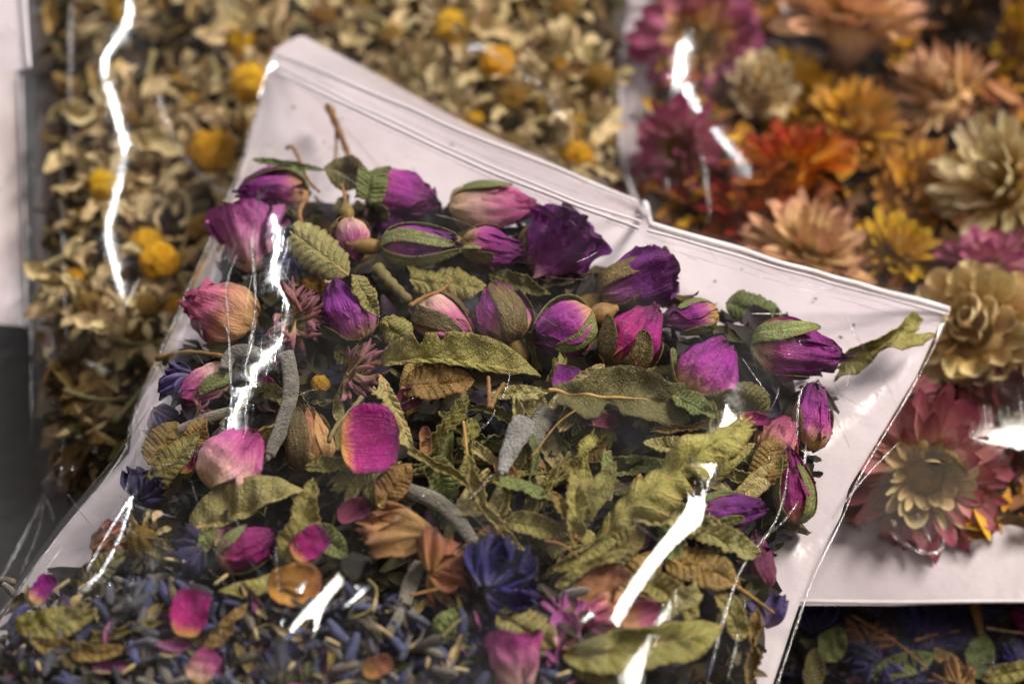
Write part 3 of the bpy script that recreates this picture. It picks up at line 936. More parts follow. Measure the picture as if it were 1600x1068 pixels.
# ------------------------------------------------------------------ front bag: leaves
LEAVES = [
    (498, 394, 122, 66, 140, 'khaki', dict(h=5, t0=.0, t1=.8, fold=.05, serr=.16, crump=.03), 'flat pale khaki leaf with notched tip at the upper left'),
    (716, 564, 262, 96, -7, 'olive', dict(h=6, wr=.25, wl=1.0, sweep=-.25, notch=((.3, 1, .45, .03), (.42, 1, .3, .02)), bend=-.35, t0=.03), 'long olive leaf with cracked upper edge across the centre of the bag'),
    (622, 650, 128, 76, -66, 'khaki', dict(h=3, wl=.25, wr=1.0, t0=.08, t1=.97, corr=.09), 'half leaf with straight side veins right of the single magenta petal'),
    (684, 600, 118, 56, 6, 'brown', dict(h=4, bend=-.5, sweep=.3), 'yellow brown leaf curved under the long torn leaf'),
    (694, 668, 118, 58, 54, 'olive', dict(h=3, wl=.9, wr=.7, t1=.88, curl=.8), 'folded olive leaf with cut tip left of the thorn twig'),
    (968, 622, 206, 96, -4, 'dark', dict(h=5, t0=.1, t1=.9, notch=((.45, -1, .75, .07), (.12, 1, .6, .2)), fold=.08, shape=(.4, .35), corr=.02), 'broad dark olive leaf with a notch in its lower edge'),
    (812, 616, 92, 26, 2, 'khaki', dict(h=4, sweep=.3), 'narrow pale green leaf sliver beside the thorn twig'),
    (1046, 742, 340, 80, 37, 'bright', dict(h=7, t0=0.02, t1=.95, wl=.62, wr=1.1, corr=.09, notch=((.55, -1, .5, .025), (.72, -1, .25, .02)), bend=-.5, stalk=.12, sweep=-.15), 'longest serrated yellow green leaf rising to the right'),
    (1134, 735, 128, 62, 36, 'bright', dict(h=3, wr=.3, corr=.1, sweep=.45, t0=.05), 'short ribbed leaf curled beneath the longest serrated leaf'),
    (902, 778, 128, 50, 82, 'bright', dict(h=4, curl=.6, sweep=-.4), 'upright yellow green leaf left of the longest leaf'),
    (912, 706, 62, 36, 70, 'bright', dict(h=5, twist=1.6, curl=1.0), 'small twisted yellow green leaf above the upright one'),
    (862, 758, 132, 34, 62, 'olive', dict(h=3, curl=1.6, twist=.8), 'rolled up olive leaf right of the light grey felted leaf'),
    (762, 800, 200, 44, -58, 'olive', dict(h=4, sweep=.9, curl=1.2, stalk=.3), 'narrow crescent leaf on a long curved stalk'),
    (733, 706, 98, 32, 88, 'olive', dict(h=2, curl=.7, t0=.2, t1=.8, shape=(.2, .2)), 'straight strip of olive leaf standing left of the felted leaf'),
    (382, 800, 200, 100, 20, 'khaki', dict(h=2, wr=.22, wl=1.0, sweep=.35, bend=-.4, corr=.03), 'broad pale leaf with a brown patch under the pale pink bud'),
    (470, 818, 132, 56, 72, 'olive', dict(h=4, corr=.07, curl=.6, t0=.04, t1=.9), 'ribbed olive leaf standing below the tan rosebud'),
    (1050, 812, 122, 56, -8, 'khaki', dict(h=3, t0=.05, t1=.9), 'pale leaf left of the glossy dark rosebud'),
    (1130, 846, 112, 64, -22, 'khaki', dict(h=3, serr=.12, t0=.15, t1=.95), 'jagged pale leaf directly under the glossy dark rosebud'),
    (1098, 890, 122, 60, -18, 'brown', dict(h=1, curl=-.6), 'dull brown leaf below the jagged pale leaf'),
    (1046, 930, 112, 64, -35, 'olive', dict(h=0), 'shaded olive leaf right of the white glare streak'),
    (1012, 1008, 268, 92, 12, 'olive', dict(h=4, wl=.8, corr=.06, bend=-.3, sweep=.25), 'large olive leaf along the bottom right of the bag'),
    (928, 884, 138, 36, 27, 'olive', dict(h=4, fold=.5, wl=.7), 'narrow folded leaf pointing right of the blue flower'),
    (905, 868, 118, 34, 30, 'dark', dict(h=1, curl=.9), 'dark narrow leaf above the narrow folded leaf'),
    (822, 985, 102, 56, -30, 'khaki', dict(h=3, fold=.3, t1=.9), 'creased pale leaf just below the blue flower'),
    (1378, 540, 152, 70, 24, 'olive', dict(h=3, bend=-.9, curl=.5, t0=.05, t1=.9, shape=(.4, .4), corr=.02), 'olive leaf alone in the right corner of the bag'),
    (1180, 484, 96, 40, -12, 'green', dict(h=-1), 'green leaf behind the large right-hand rosebud'),
    (88, 975, 138, 46, 8, 'olive', dict(h=4, sweep=.8, curl=.8), 'bent olive leaf nearest the lower left corner'),
    (348, 988, 118, 30, 52, 'brown', dict(h=4, curl=1.3, twist=.7), 'thin twisted brown leaf beside the magenta and yellow petal'),
    (198, 985, 122, 36, 12, 'olive', dict(h=3, curl=.9), 'narrow olive leaf right of the bent corner leaf'),
    (120, 1018, 160, 36, -6, 'brown', dict(h=2, sweep=.7, curl=.9), 'brown curved leaf with tan rib under the bent corner leaf'),
    (700, 444, 122, 48, -6, 'olive', dict(h=0, t0=.1, t1=.95), 'leaf with tan rib lying under the green sepalled rosebud'),
    (812, 444, 102, 36, -20, 'dark', dict(h=-1), 'dark leaf strip under the ruffled purple rose'),
    (572, 462, 86, 32, -58, 'khaki', dict(h=5, curl=.9, twist=.6), 'small curled pale leaf on the violet rosebud'),
    (620, 520, 66, 40, -40, 'olive', dict(h=2, serr=.15), 'small jagged olive leaf left of the long torn leaf'),
    (616, 758, 86, 46, 55, 'brown', dict(h=4, curl=.8, twist=.6), 'cupped yellow brown leaf below the single magenta petal'),
    (655, 730, 84, 42, 10, 'dark', dict(h=3, curl=1.4), 'dark hooded leaf behind the cupped yellow brown leaf'),
    (690, 748, 76, 46, -70, 'green', dict(h=1, t1=.85), 'green leaf piece left of the leaf stalk knob'),
    (768, 646, 82, 44, -15, 'dark', dict(h=2, curl=1.2), 'dark cupped leaf holding the thorn twig'),
    (900, 656, 54, 44, 80, 'green', dict(h=2, curl=1.3), 'rolled green leaf under the dark notched leaf'),
    (255, 692, 82, 46, 60, 'brown', dict(h=2, curl=.5), 'brown leaf at the left edge under the dull blue flower'),
    (272, 722, 120, 48, 48, 'olive', dict(h=1), 'olive leaf touching the lower left bag edge'),
    (306, 682, 70, 40, 62, 'brown', dict(h=1), 'yellow brown leaf sticking up beside the pale pink rosebud'),
    (545, 272, 78, 46, -10, 'dark', dict(h=3, curl=.7, twist=.5), 'dark green leaf above the small yellowish rosebud'),
    (452, 258, 120, 14, -12, 'green', dict(h=3, rib=False), 'thin green blade over the top left rosebud'),
    (578, 290, 44, 48, 80, 'green', dict(h=5, t0=.2, t1=.8, shape=(.3, .3), rib=False), 'squarish green leaf scrap on the highest purple rosebud'),
    (1200, 725, 88, 58, 75, 'brown', dict(h=-1), 'brown veined leaf behind the short ribbed leaf'),
    (512, 846, 78, 44, -35, 'green', dict(h=1), 'green leaf shard below the tan rosebud'),
    (524, 728, 96, 40, 8, 'olive', dict(h=2, curl=.6), 'olive leaf running below the tan rosebud to the magenta petal'),
    (840, 822, 120, 44, -10, 'bright', dict(h=1, curl=1.0, serr=.15), 'ragged yellow green leaf in the crescent of the stalked leaf'),
    (792, 782, 110, 36, 66, 'bright', dict(h=2, curl=1.5), 'upright rolled leaf inside the crescent of the stalked leaf'),
    (965, 860, 118, 52, 40, 'olive', dict(h=0), 'olive leaf partly under the lower end of the longest leaf'),
    (945, 760, 92, 60, 100, 'dark', dict(h=-4), 'dark leaf deep behind the longest leaf'),
    (1160, 632, 86, 60, 120, 'dark', dict(h=-2), 'dark green leaf right of the plump round rosebud'),
    (1084, 636, 74, 42, -28, 'green', dict(h=6, rib=True, curl=.3), 'green leaf tip below the plump round rosebud'),
    (560, 560, 80, 50, -20, 'dark', dict(h=-4), 'dark leaf sunk beneath the clover head'),
    (745, 730, 90, 60, 70, 'dark', dict(h=-5), 'dark leaf deep under the strip of olive leaf'),
    (820, 840, 120, 60, 10, 'dark', dict(h=-4), 'dark leaf deep above the blue flower'),
    (1000, 905, 110, 56, 60, 'brown', dict(h=-2), 'brown leaf under the white glare streak'),
    (560, 1000, 90, 34, 40, 'dark', dict(h=-1), 'dark leaf half buried among the bottom lavender'),
    (930, 1040, 100, 50, -30, 'khaki', dict(h=2, t1=.8), 'crumpled straw coloured leaf at the bottom edge right of the open rose'),
    (700, 975, 70, 30, 60, 'green', dict(h=1), 'small green leaf in the lavender left of the creased pale leaf'),
    (255, 860, 80, 40, -30, 'dark', dict(h=0), 'dark leaf near the dried chamomile head'),
    (160, 890, 92, 44, 40, 'dark', dict(h=0), 'dark leaf along the lower left edge'),
    (1175, 1010, 120, 48, 80, 'brown', dict(h=-1, curl=.8), 'brown rolled leaf at the lower right edge of the bag'),
    (1140, 960, 90, 52, 110, 'olive', dict(h=0), 'olive leaf beside the lower right film fold'),
]
for i, (px, py, L, W, a, kd, op, lb) in enumerate(LEAVES):
    op = dict(op)
    h = op.pop('h', 0) * 0.001
    p = on(px, py, PILE, h)
    k = pxs(p)
    r = random.Random(900 + i)
    op['curl'] = op.get('curl', 0) + r.uniform(.25, .8) * r.choice((-1, 1, 1))
    op['twist'] = op.get('twist', 0) + r.uniform(-.5, .5)
    op['bend'] = op.get('bend', 0) + r.uniform(-.5, .3)
    add_leaf(p, L * k, W * k * (0.86 if W > 60 else 0.95), a, M[kd], lb, 300 + i, pitch=r.uniform(-7, 7), roll=r.uniform(-14, 14), **op)

# ------------------------------------------------------------------ front bag: felted grey leaves
FELT = [
    ([(448, 552), (458, 600), (446, 655), (420, 712)], 15, (.8, 1, .9, .6), 'felt', 4, 'grey felted leaf folded lengthwise beside the tan rosebud'),
    ([(350, 578), (358, 552), (385, 548), (425, 566)], 13, (.8, 1, 1, .7), 'felt', 3, 'grey felted leaf end crossing behind the two film highlights'),
    ([(822, 656), (806, 684), (792, 712), (784, 738)], 21, (.9, 1, .75, .3), 'feltlight', 5, 'small light grey woolly leaf roll in the middle of the heap'),
    ([(856, 640), (838, 668), (826, 696)], 22, (.7, 1, .9), 'felt', 2, 'mottled grey leaf roll behind the small light woolly one'),
    ([(636, 766), (668, 778), (705, 800), (738, 842), (752, 862)], 13, (.9, 1.1, .9, .8, .6), 'feltdark', 3, 'grey brown leaf roll slanting down to the blue flower'),
    ([(280, 672), (318, 655), (360, 642)], 9, (.8, 1, .7), 'feltdark', 2, 'thin grey brown leaf roll under the pink and cream bud'),
    ([(630, 945), (642, 905), (655, 880)], 14, (.8, 1, .7), 'feltdark', 0, 'grey shrivelled leaf left of the blue flower'),
]
for i, (pts, r, prof, kd, h, lb) in enumerate(FELT):
    add_scroll(pts, r * 0.74, prof, kd, lb, 500 + i, h * 0.001)
# scraps of curled leaves half buried in the middle
SCP = [(570, 700), (900, 590), (1060, 640), (1170, 690), (1170, 830), (1000, 880), (860, 860), (760, 850), (700, 760), (600, 800), (540, 760)]
rng = random.Random(44)
n = 0
while n < 84:
    px, py = rng.uniform(540, 1180), rng.uniform(580, 890)
    if n >= 68:
        px, py = rng.uniform(260, 1200), rng.uniform(420, 960)
    elif not inside(SCP, np.array([px]), np.array([py]))[0]:
        continue
    p = on(px, py, PILE, rng.uniform(-0.005, 0.0035))
    k = pxs(p)
    add_leaf(p, rng.uniform(80, 150) * k, rng.uniform(24, 42) * k, rng.uniform(0, 360), M[rng.choice(['olive', 'khaki', 'olive', 'bright', 'khaki', 'green', 'brown'])],
             'slender curled olive leaf packed between the larger leaves', 4000 + n, name='leaf', group='slender leaves packed between the larger ones',
             pitch=rng.uniform(-14, 14), roll=rng.uniform(-45, 45), curl=rng.uniform(.4, 1.6), twist=rng.uniform(-.9, .9), sweep=rng.uniform(-.6, .6),
             bend=rng.uniform(-.8, .8), t0=rng.choice([0, 0, .15]), t1=rng.choice([1, 1, .85]), crump=.09, nr=56, nc=13)
    n += 1

# ------------------------------------------------------------------ front bag: loose petals
PETALS = [
    (578, 688, 92, 100, 5, 'magenta', dict(h=8, cup=.5, crump=.08), 'single deep magenta petal with orange base in the centre left'),
    (300, 958, 78, 62, 75, 'magenta', dict(h=5, cup=.8), 'magenta petal with yellow base among lavender at lower left'),
    (486, 852, 66, 52, 40, 'magenta', dict(h=4, cup=.8), 'small pink petal above the orange tan petal'),
    (460, 912, 84, 62, 5, 'orange_tan', dict(h=4, cup=.7, crump=.09), 'orange tan wrinkled petal left of the middle glare streak'),
    (70, 922, 52, 38, 60, 'purple', dict(h=3), 'purple petal scrap nearest the left frame edge'),
    (886, 594, 48, 44, 80, 'violet', dict(h=2, cup=.5), 'small violet petal beside the notched dark leaf'),
    (1000, 838, 44, 30, 90, 'violet', dict(h=-1), 'violet petal scrap left of the pale leaf below the longest leaf'),
    (925, 658, 86, 28, -10, 'darkred', dict(h=1), 'dark red petal edge beneath the notched dark leaf'),
    (290, 712, 60, 40, 80, 'magenta', dict(h=0), 'magenta petal behind the pale pink rosebud'),
    (318, 1040, 56, 46, 60, 'pale', dict(h=4), 'pale pink petal at the bottom edge among lavender'),
    (640, 622, 46, 34, 30, 'darkred', dict(h=2), 'dark red petal under the yellow brown leaf'),
    (665, 690, 50, 20, 90, 'rust', dict(h=3), 'rust brown petal strip right of the half leaf'),
    (355, 845, 40, 40, 30, 'pale', dict(h=-1), 'pale petal tucked under the broad left leaf'),
    (790, 742, 52, 32, -65, 'rust', dict(h=3), 'dull pink petal below the light woolly leaf roll'),
    (1000, 960, 66, 46, 10, 'rosepink', dict(h=2), 'dusty pink petal right of the white glare streak base'),
    (880, 985, 60, 50, 80, 'lilac', dict(h=2, crump=.1), 'greyish lilac petal left of the white glare streak'),
    (935, 925, 110, 64, 40, 'rust', dict(h=1, crump=.1), 'pale rust crinkled petal left of the wide glare streak'),
    (555, 800, 58, 40, 20, 'darkred', dict(h=0), 'dark red petal shred above the fan of tan petals'),
    (425, 560, 60, 30, 60, 'darkred', dict(h=-1), 'dark petal behind the film highlight by the clover'),
    (590, 1040, 50, 34, 20, 'rust', dict(h=4), 'rust petal scrap near the middle of the bottom edge'),
    (1180, 655, 50, 22, -10, 'magenta', dict(h=0), 'magenta petal shred under the large right-hand rosebud'),
    (420, 620, 40, 60, 10, 'magenta', dict(h=-5), 'deep magenta petal behind the grey felted leaf'),
]
for i, (px, py, L, W, a, kd, op, lb) in enumerate(PETALS):
    op = dict(op)
    p = on(px, py, PILE, op.pop('h', 0) * 0.001)
    k = pxs(p)
    r = random.Random(1700 + i)
    add_petal(p, L * k, W * k, a, kd, lb, 700 + i, pitch=r.uniform(-8, 12), roll=r.uniform(-15, 15), **op)

# ------------------------------------------------------------------ front bag: crumpled flowers
FLOWERS = [
    (800, 905, 52, 25, 'blue', dict(h=4, n=7, spread=2.8, fold=.30, wide=1.1), 'crumpled deep blue mallow flower near the bottom centre'),
    (278, 594, 32, 185, 'dullblue', dict(h=2, n=5, spread=2.0, fold=.15), 'crumpled dull blue flower at the left edge of the front bag'),
    (466, 415, 32, -70, 'blue', dict(h=1, n=4, spread=2.4, fold=.16), 'small blue flower below the pale lilac rose'),
    (252, 655, 24, -50, 'dullblue', dict(h=0, n=3, spread=1.8, calyx=False), 'bluish shrivelled scrap under the dull blue flower'),
    (618, 830, 74, 172, 'tanrose', dict(h=4, n=4, spread=1.2, fold=.07, wide=.75, calyx=False, lift=.25), 'fan of large tan petals above the middle glare streak'),
    (706, 884, 44, 20, 'rust', dict(h=3, n=5, spread=3.4, fold=.14), 'withered rust pink flower beside the blue mallow'),
    (292, 872, 40, 200, 'nightblue', dict(h=0, n=5, spread=2.4, fold=.3, wide=1.1, calyx=False), 'dark navy crumpled flower in the lower left heap'),
    (230, 760, 36, 60, 'nightblue', dict(h=0, n=5, spread=2.4, fold=.3, wide=1.1, calyx=False), 'navy crumpled flower at the lower left bag edge'),
    (880, 950, 40, 100, 'lilac', dict(h=0, n=4, spread=1.6, fold=.12), 'faded lilac shrivelled flower left of the faded cream bud'),
    (610, 985, 40, 130, 'nightblue', dict(h=-1, n=5, spread=2.4, fold=.3, wide=1.1, calyx=False), 'navy flower scrap in the lavender below the middle'),
    (745, 1000, 34, 130, 'nightblue', dict(h=0, n=4, spread=2.4, fold=.3, wide=1.1, calyx=False), 'navy flower scrap left of the creased pale leaf'),
    (470, 940, 40, 30, 'nightblue', dict(h=-2, n=4, spread=2.4, fold=.3, wide=1.1, calyx=False), 'navy flower scrap beneath the orange tan petal'),
    (170, 845, 36, 30, 'rust', dict(h=-1, n=3, spread=1.4, fold=.12, calyx=False), 'brownish shrivelled petals under the slanting left film highlight'),
    (1190, 950, 36, 95, 'dullblue', dict(h=-3, n=3, spread=1.6, fold=.12, calyx=False), 'greyish blue shrivelled petals by the lower right bag edge'),
]
for i, (px, py, R, a, kd, op, lb) in enumerate(FLOWERS):
    op = dict(op)
    p = on(px, py, PILE, op.pop('h', 0) * 0.001)
    add_crumpled(p, R * pxs(p) * (0.75 if kd == 'nightblue' else 0.92), kd, lb, 1100 + i, ang=a, **op)


# clover heads: a tuft of many thin florets
def add_clover(px, py, R, label, seed, n=46, a0=0.0, arc=6.28, h=3):
    rng = random.Random(seed)
    p = on(px, py, PILE, h * 0.001)
    k = pxs(p)
    m4 = frame(p, a0)
    root = link('clover_flower', None, None, m4)
    tag(root, label, 'flower')
    protos = []
    for q in range(5):
        t = np.linspace(0, 1, 11)
        L = R * k * rng.uniform(0.8, 1.1)
        pts = np.stack([L * t, L * 0.16 * np.sin(3 * t + q), L * (0.25 * t - 0.45 * t * t)], 1)
        r = R * k * 0.055 * (0.45 + 1.1 * np.exp(-((t - 0.72) / 0.22) ** 2)) * (1 - 0.5 * t ** 6)
        A, B, D = tube_arrays(pts, r, 7)
        protos.append((A, make_mesh('clover_floret', A, B, D, M['floret'])))
    for i in range(n):
        A, me = protos[rng.randrange(5)]
        az = rng.uniform(-arc / 2, arc / 2)
        el = rng.uniform(-0.1, 1.2)
        sc_ = rng.uniform(0.75, 1.15)
        b = Matrix.Rotation(az, 4, 'Z') @ Matrix.Rotation(-el, 4, 'Y') @ Matrix.Rotation(rng.uniform(0, 6.28), 4, 'X') @ Matrix.Diagonal((sc_, sc_, sc_, 1))
        o = link('floret', me, root, b)
        note('front', A, m4 @ b)


add_clover(455, 500, 66, 'tufted clover head with pinkish tan florets right of the film highlight', 61, 60, -25, 4.6, 1)
add_clover(548, 590, 56, 'yellowish clover tuft above the tan rosebud', 62, 34, -20, 4.0, 0)
add_clover(310, 650, 30, 'small reddish clover tuft above the pale pink rosebud', 63, 24, 20, 5.0, 1)

# single dried chamomile heads mixed into the front bag


def dome_arrays(R, H, n=14, m=26, bumps=0.05, seed=0):
    f = sines(seed, 12)
    t = np.linspace(0, 1, n)[:, None]
    a = np.linspace(0, 2 * PI, m)[None, :]
    r = R * np.sin(t * PI * 0.6)
    z = H * np.cos(t * PI * 0.6)
    q = np.stack([r * np.cos(a), r * np.sin(a), z + 0 * a], -1)
    ph = np.sin(t * 34) * np.sin(a * 9 + t * 20)
    sc_ = 1 + bumps * (f(q, 9 / R) + ph * 0.8)
    q = q * sc_[..., None]
    UV = np.stack([a / 6.28 + 0 * t, t + 0 * a], -1)
    q[:, -1] = q[:, 0]
    return grid_arrays(q, UV)


def ray_petal(L, W, droop, seed, nr=12, nc=7):
    rng = random.Random(seed)
    V, UV = leaf_surface(L, W, rng, bend=-droop, curl=1.3, fold=0, serr=0.12, corr=0, crump=0.24, shape=(0.3, 0.35), nr=nr, nc=nc)
    V[..., 0] += L / 2
    return grid_arrays(V, UV)


CH_PET = {}
for q in range(6):
    A, B, D = ray_petal(0.0078, 0.0026, 0.8 + 0.4 * q, 40 + q)
    CH_PET[q] = (A, make_mesh('chamomile_petal', A, B, D, M['creampetal']))
CH_DISC = {}
for kd in ('yellow', 'ochre'):
    for q in range(3):
        A, B, D = dome_arrays(0.0038, 0.0026 + 0.0006 * q, bumps=0.10, seed=q + 3)
        CH_DISC[kd, q] = (A, make_mesh('chamomile_disc', A, B, D, M[kd]))


def add_chamomile(px, py, R, label, seed, kind='yellow', npet=9, surf=None, h=0.0, bag='cham', group=None, tilt=25, az=None, stem=True, pscale=1.0):
    rng = random.Random(seed)
    p = on(px, py, surf or CHAM, h)
    s = R * pxs(p) / 0.0040
    a = rng.uniform(0, 360) if az is None else az
    m4 = frame(p, a, rng.uniform(-tilt, tilt), rng.uniform(-tilt, tilt)) @ Matrix.Diagonal((s, s, s, 1))
    root = link('chamomile_flower', None, None, m4)
    tag(root, label, 'flower', group)
    A, me = CH_DISC[kind, rng.randrange(3)]
    link('disc', me, root)
    note(bag, A, m4)
    for i in range(npet):
        A, me = CH_PET[rng.randrange(6)]
        sc_ = rng.uniform(0.7, 1.15) * pscale
        b = Matrix.Rotation(6.283 * i / npet + rng.uniform(-.2, .2), 4, 'Z') @ Matrix.Translation((0.0034, 0, -0.0004)) @ Matrix.Rotation(rng.uniform(-0.5, 0.9), 4, 'Y') @ Matrix.Rotation(rng.uniform(-0.6, 0.6), 4, 'X') @ Matrix.Diagonal((sc_, sc_, sc_, 1))
        link('petal', me, root, b)
        note(bag, A, m4 @ b)
    if stem:
        t = np.linspace(0, 1, 9)[:, None]
        pts = np.concatenate([0.006 * t * t * math.cos(seed), 0.006 * t * t * math.sin(seed), -0.001 - 0.006 * t], 1)
        A, B, D = tube_arrays(pts, np.linspace(.0011, .0005, 9), 6)
        link('stem', make_mesh('chamomile_stem', A, B, D, M['greenstem']), root)
    return root


add_chamomile(222, 846, 26, 'dried olive chamomile head in the lower left of the front bag', 71, 'ochre', 12, PILE, 0.001, 'front', pscale=.75)
add_chamomile(500, 600, 15, 'tiny yellow chamomile disc beneath the clover florets', 72, 'yellow', 0, PILE, 0.0, 'front', stem=False)
add_chamomile(488, 446, 20, 'greenish chamomile head below the pale khaki leaf', 73, 'ochre', 10, PILE, -0.001, 'front', pscale=.7)

# the bag goes on full below the frame: the sheet rests on the contents there too
gx, gy = np.meshgrid(np.arange(-0.2, 0.16, 0.0008), np.arange(-0.2, -0.124, 0.0008))
zz = np.array([[PILE(a, b) + 0.005 if front_dist(a, b) > 0.004 else 0 for a in r] for r, b in zip(gx, gy[:, 0])])
OBST['front'].append(np.stack([gx, gy, zz], -1).reshape(-1, 3))

# twigs, stalks, thorns
TW = [
    ([(512, 165), (530, 205), (552, 262)], 6, dict(heights=[1.5, 1, 0]), 'brown broken twig leaning on the white back near the zip'),
    ([(521, 170), (527, 215), (522, 262)], 3, dict(heights=[0.5, 0, -1]), 'thin tan twig beside the broken brown twig'),
    ([(448, 232), (455, 226), (464, 240), (482, 285), (500, 300)], 3.2, dict(heights=[5, 5, 4, 2, 0]), 'hooked thin stalk above the top left rosebud'),
    ([(478, 312), (466, 330), (472, 352), (486, 362)], 4.5, dict(h=.004), 'small curved tan stalk left of the pale khaki leaf'),
    ([(588, 418), (608, 440), (640, 470)], 11, dict(h=.003), 'brown tapered rose stalk below the green sepalled bud'),
    ([(765, 638), (764, 600), (763, 588)], 4.2, dict(h=.007), 'upright thorn of the forked thorn twig'),
    ([(766, 638), (778, 612), (788, 598)], 4.5, dict(h=.007), 'slanting thorn of the forked thorn twig'),
    ([(640, 478), (665, 462), (690, 455), (706, 438)], 4, dict(h=.005), 'curved brown sepal tip above the veined yellow bud'),
    ([(713, 498), (728, 500), (736, 515), (742, 535)], 1.8, dict(h=.007), 'fine curled tendril over the veined yellow bud'),
    ([(566, 620), (545, 645), (522, 668), (514, 690)], 4.5, dict(h=.004), 'curved grey green stalk left of the single magenta petal'),
    ([(388, 575), (392, 600), (388, 628), (372, 642)], 2.2, dict(h=.007), 'thin yellow green stalk in front of the grey felted leaf'),
    ([(245, 560), (290, 548), (350, 556)], 5, dict(h=.001), 'brown stalk above the dull blue flower'),
    ([(575, 905), (592, 920), (580, 955), (548, 965)], 2.6, dict(h=.004), 'thin curved green stalk right of the middle glare streak'),
    ([(690, 995), (715, 970), (728, 960)], 3, dict(h=.005), 'short green stalk below the blue flower'),
    ([(1150, 915), (1185, 940), (1210, 958)], 4, dict(h=.003), 'brown stalk touching the lower right film fold'),
    ([(850, 845), (878, 848), (905, 872)], 3, dict(h=.006), 'pale hooked stalk above the narrow folded leaf'),
    ([(640, 930), (690, 918), (720, 915)], 2.5, dict(h=.004), 'orange brown stalk left of the rust pink flower'),
    ([(830, 715), (870, 660), (900, 640)], 1.6, dict(h=.008), 'fine pale hair of stalk across the light woolly leaf'),
]
for i, (pts, r, op, lb) in enumerate(TW):
    add_twig(pts, r, lb, mat='greenstem' if 'green' in lb else 'stem', **op)

# ------------------------------------------------------------------ front bag: lavender buds and pale stalk bits
LAV = []
for q in range(6):
    rng = random.Random(q)
    t = np.linspace(0, 1, 12)[:, None]
    a = np.linspace(0, 2 * PI, 17)[None, :-1]
    r = (0.26 + 0.74 * np.sin(PI * np.clip(t * 0.9 + 0.06, 0, 1)) ** 0.7) * (1 + 0.10 * np.cos(a * 8)) * 0.00115
    r = np.where(t > 0.93, r * 0.7, r)
    x = (t - 0.5) * 0.0072 + 0 * a
    Vv = np.stack([x, r * np.cos(a) + 0.0004 * np.sin(3 * t + q), r * np.sin(a) + 0.0005 * t * t * (q % 3 - 1)], -1)
    Vv = np.concatenate([np.repeat(Vv[:1].mean(1, keepdims=True), 16, 1), Vv, np.repeat(Vv[-1:].mean(1, keepdims=True), 16, 1)])
    u = np.tile(np.arange(16) / 16, (14, 1))
    v = np.tile(np.linspace(0, 1, 14)[:, None], (1, 16))
    LAV.append((Vv.reshape(-1, 3), make_mesh('lavender_bud', Vv.reshape(-1, 3), grid_faces(14, 16, True), np.stack([u, v], -1).reshape(-1, 2),
                                              M[('lav1', 'lav2', 'lav2', 'lav1', 'feltdark', 'lav3')[q]])))
LAVP = [(-30, 985), (90, 935), (180, 905), (270, 900), (390, 930), (470, 950), (560, 925), (650, 955), (740, 985), (800, 1015), (880, 1010), (900, 1090), (-60, 1090)]
rng = random.Random(5)
cnt = 0
while cnt < 300:
    px, py = rng.uniform(-60, 900), rng.uniform(895, 1090)
    if not inside(LAVP, np.array([px]), np.array([py]))[0]:
        if rng.random() > 0.06 or py < 900:
            continue
    p = on(px, py, PILE, rng.uniform(-0.002, 0.0035))
    A, me = LAV[rng.randrange(6)]
    s = rng.uniform(0.5, 0.88)
    m4 = frame(p, rng.uniform(0, 360), rng.uniform(-35, 35), rng.uniform(0, 360)) @ Matrix.Diagonal((s, s, s, 1))
    o = link('lavender_bud', me, None, m4)
    note('front', A, m4)
    tag(o, 'small blue grey lavender bud in the loose layer at the bottom left', 'lavender', 'loose lavender buds at the bottom of the front bag')
    cnt += 1
for i in range(16):
    px, py = [(520, 1002), (326, 1030), (274, 875), (345, 905), (95, 915), (60, 1040), (600, 985), (455, 1040), (200, 1045), (668, 1035), (400, 990),
              (585, 945), (150, 950), (30, 1015), (880, 1052), (720, 1045)][i]
    p = on(px, py, PILE, 0.004)
    k = pxs(p)
    a = math.radians(random.Random(i).uniform(0, 180))
    d = np.array([math.cos(a), math.sin(a) * .9, .15]) * random.Random(i + 50).uniform(8, 18) * k
    A, B, D = tube_arrays(np.linspace(-1, 1, 6)[:, None] * d, 3.2 * k * np.array([.7, 1, .9, 1.1, 1, .7]), 6)
    tag(link('stalk_bit', make_mesh('stalk_bit', A, B, D, M['straw']), None, Matrix.Translation(p)),
        'pale cream chopped stalk bit among the lavender', 'stalk', 'chopped pale stalk bits in the front bag')

# ------------------------------------------------------------------ front bag: the crumbled bed under everything
DARKS = [lin(*c)[:3] for c in [(52, 42, 30), (66, 62, 38), (42, 34, 28), (50, 30, 46), (36, 36, 56), (78, 72, 44), (36, 30, 26), (88, 74, 48)]]  # dried herb browns, darkened further so gaps look deeply shaded
BLUES = [lin(*c)[:3] for c in [(46, 46, 72), (58, 62, 88), (36, 35, 54), (48, 40, 36), (70, 64, 52), (34, 30, 30), (88, 76, 58), (54, 32, 62)]]
FPA = np.array(FRONT_POLY)


def in_front(rng, lo, hi, lav=False):
    for _ in range(60):
        px, py = rng.uniform(-60, 1340), rng.uniform(245, 1130)
        if lav != (py > 930 and px < 900):
            continue
        p = on(px, py, PILE, 0)
        d = front_dist(p[0], p[1])
        if d > (0.003 if lav else 0.0055):
            lo2 = max(lo, -(p[2] - ZF) + 0.001)
            p[2] += rng.uniform(lo2, max(hi, lo2 + 0.001)) if lo2 < hi else lo2
            return p
    return None


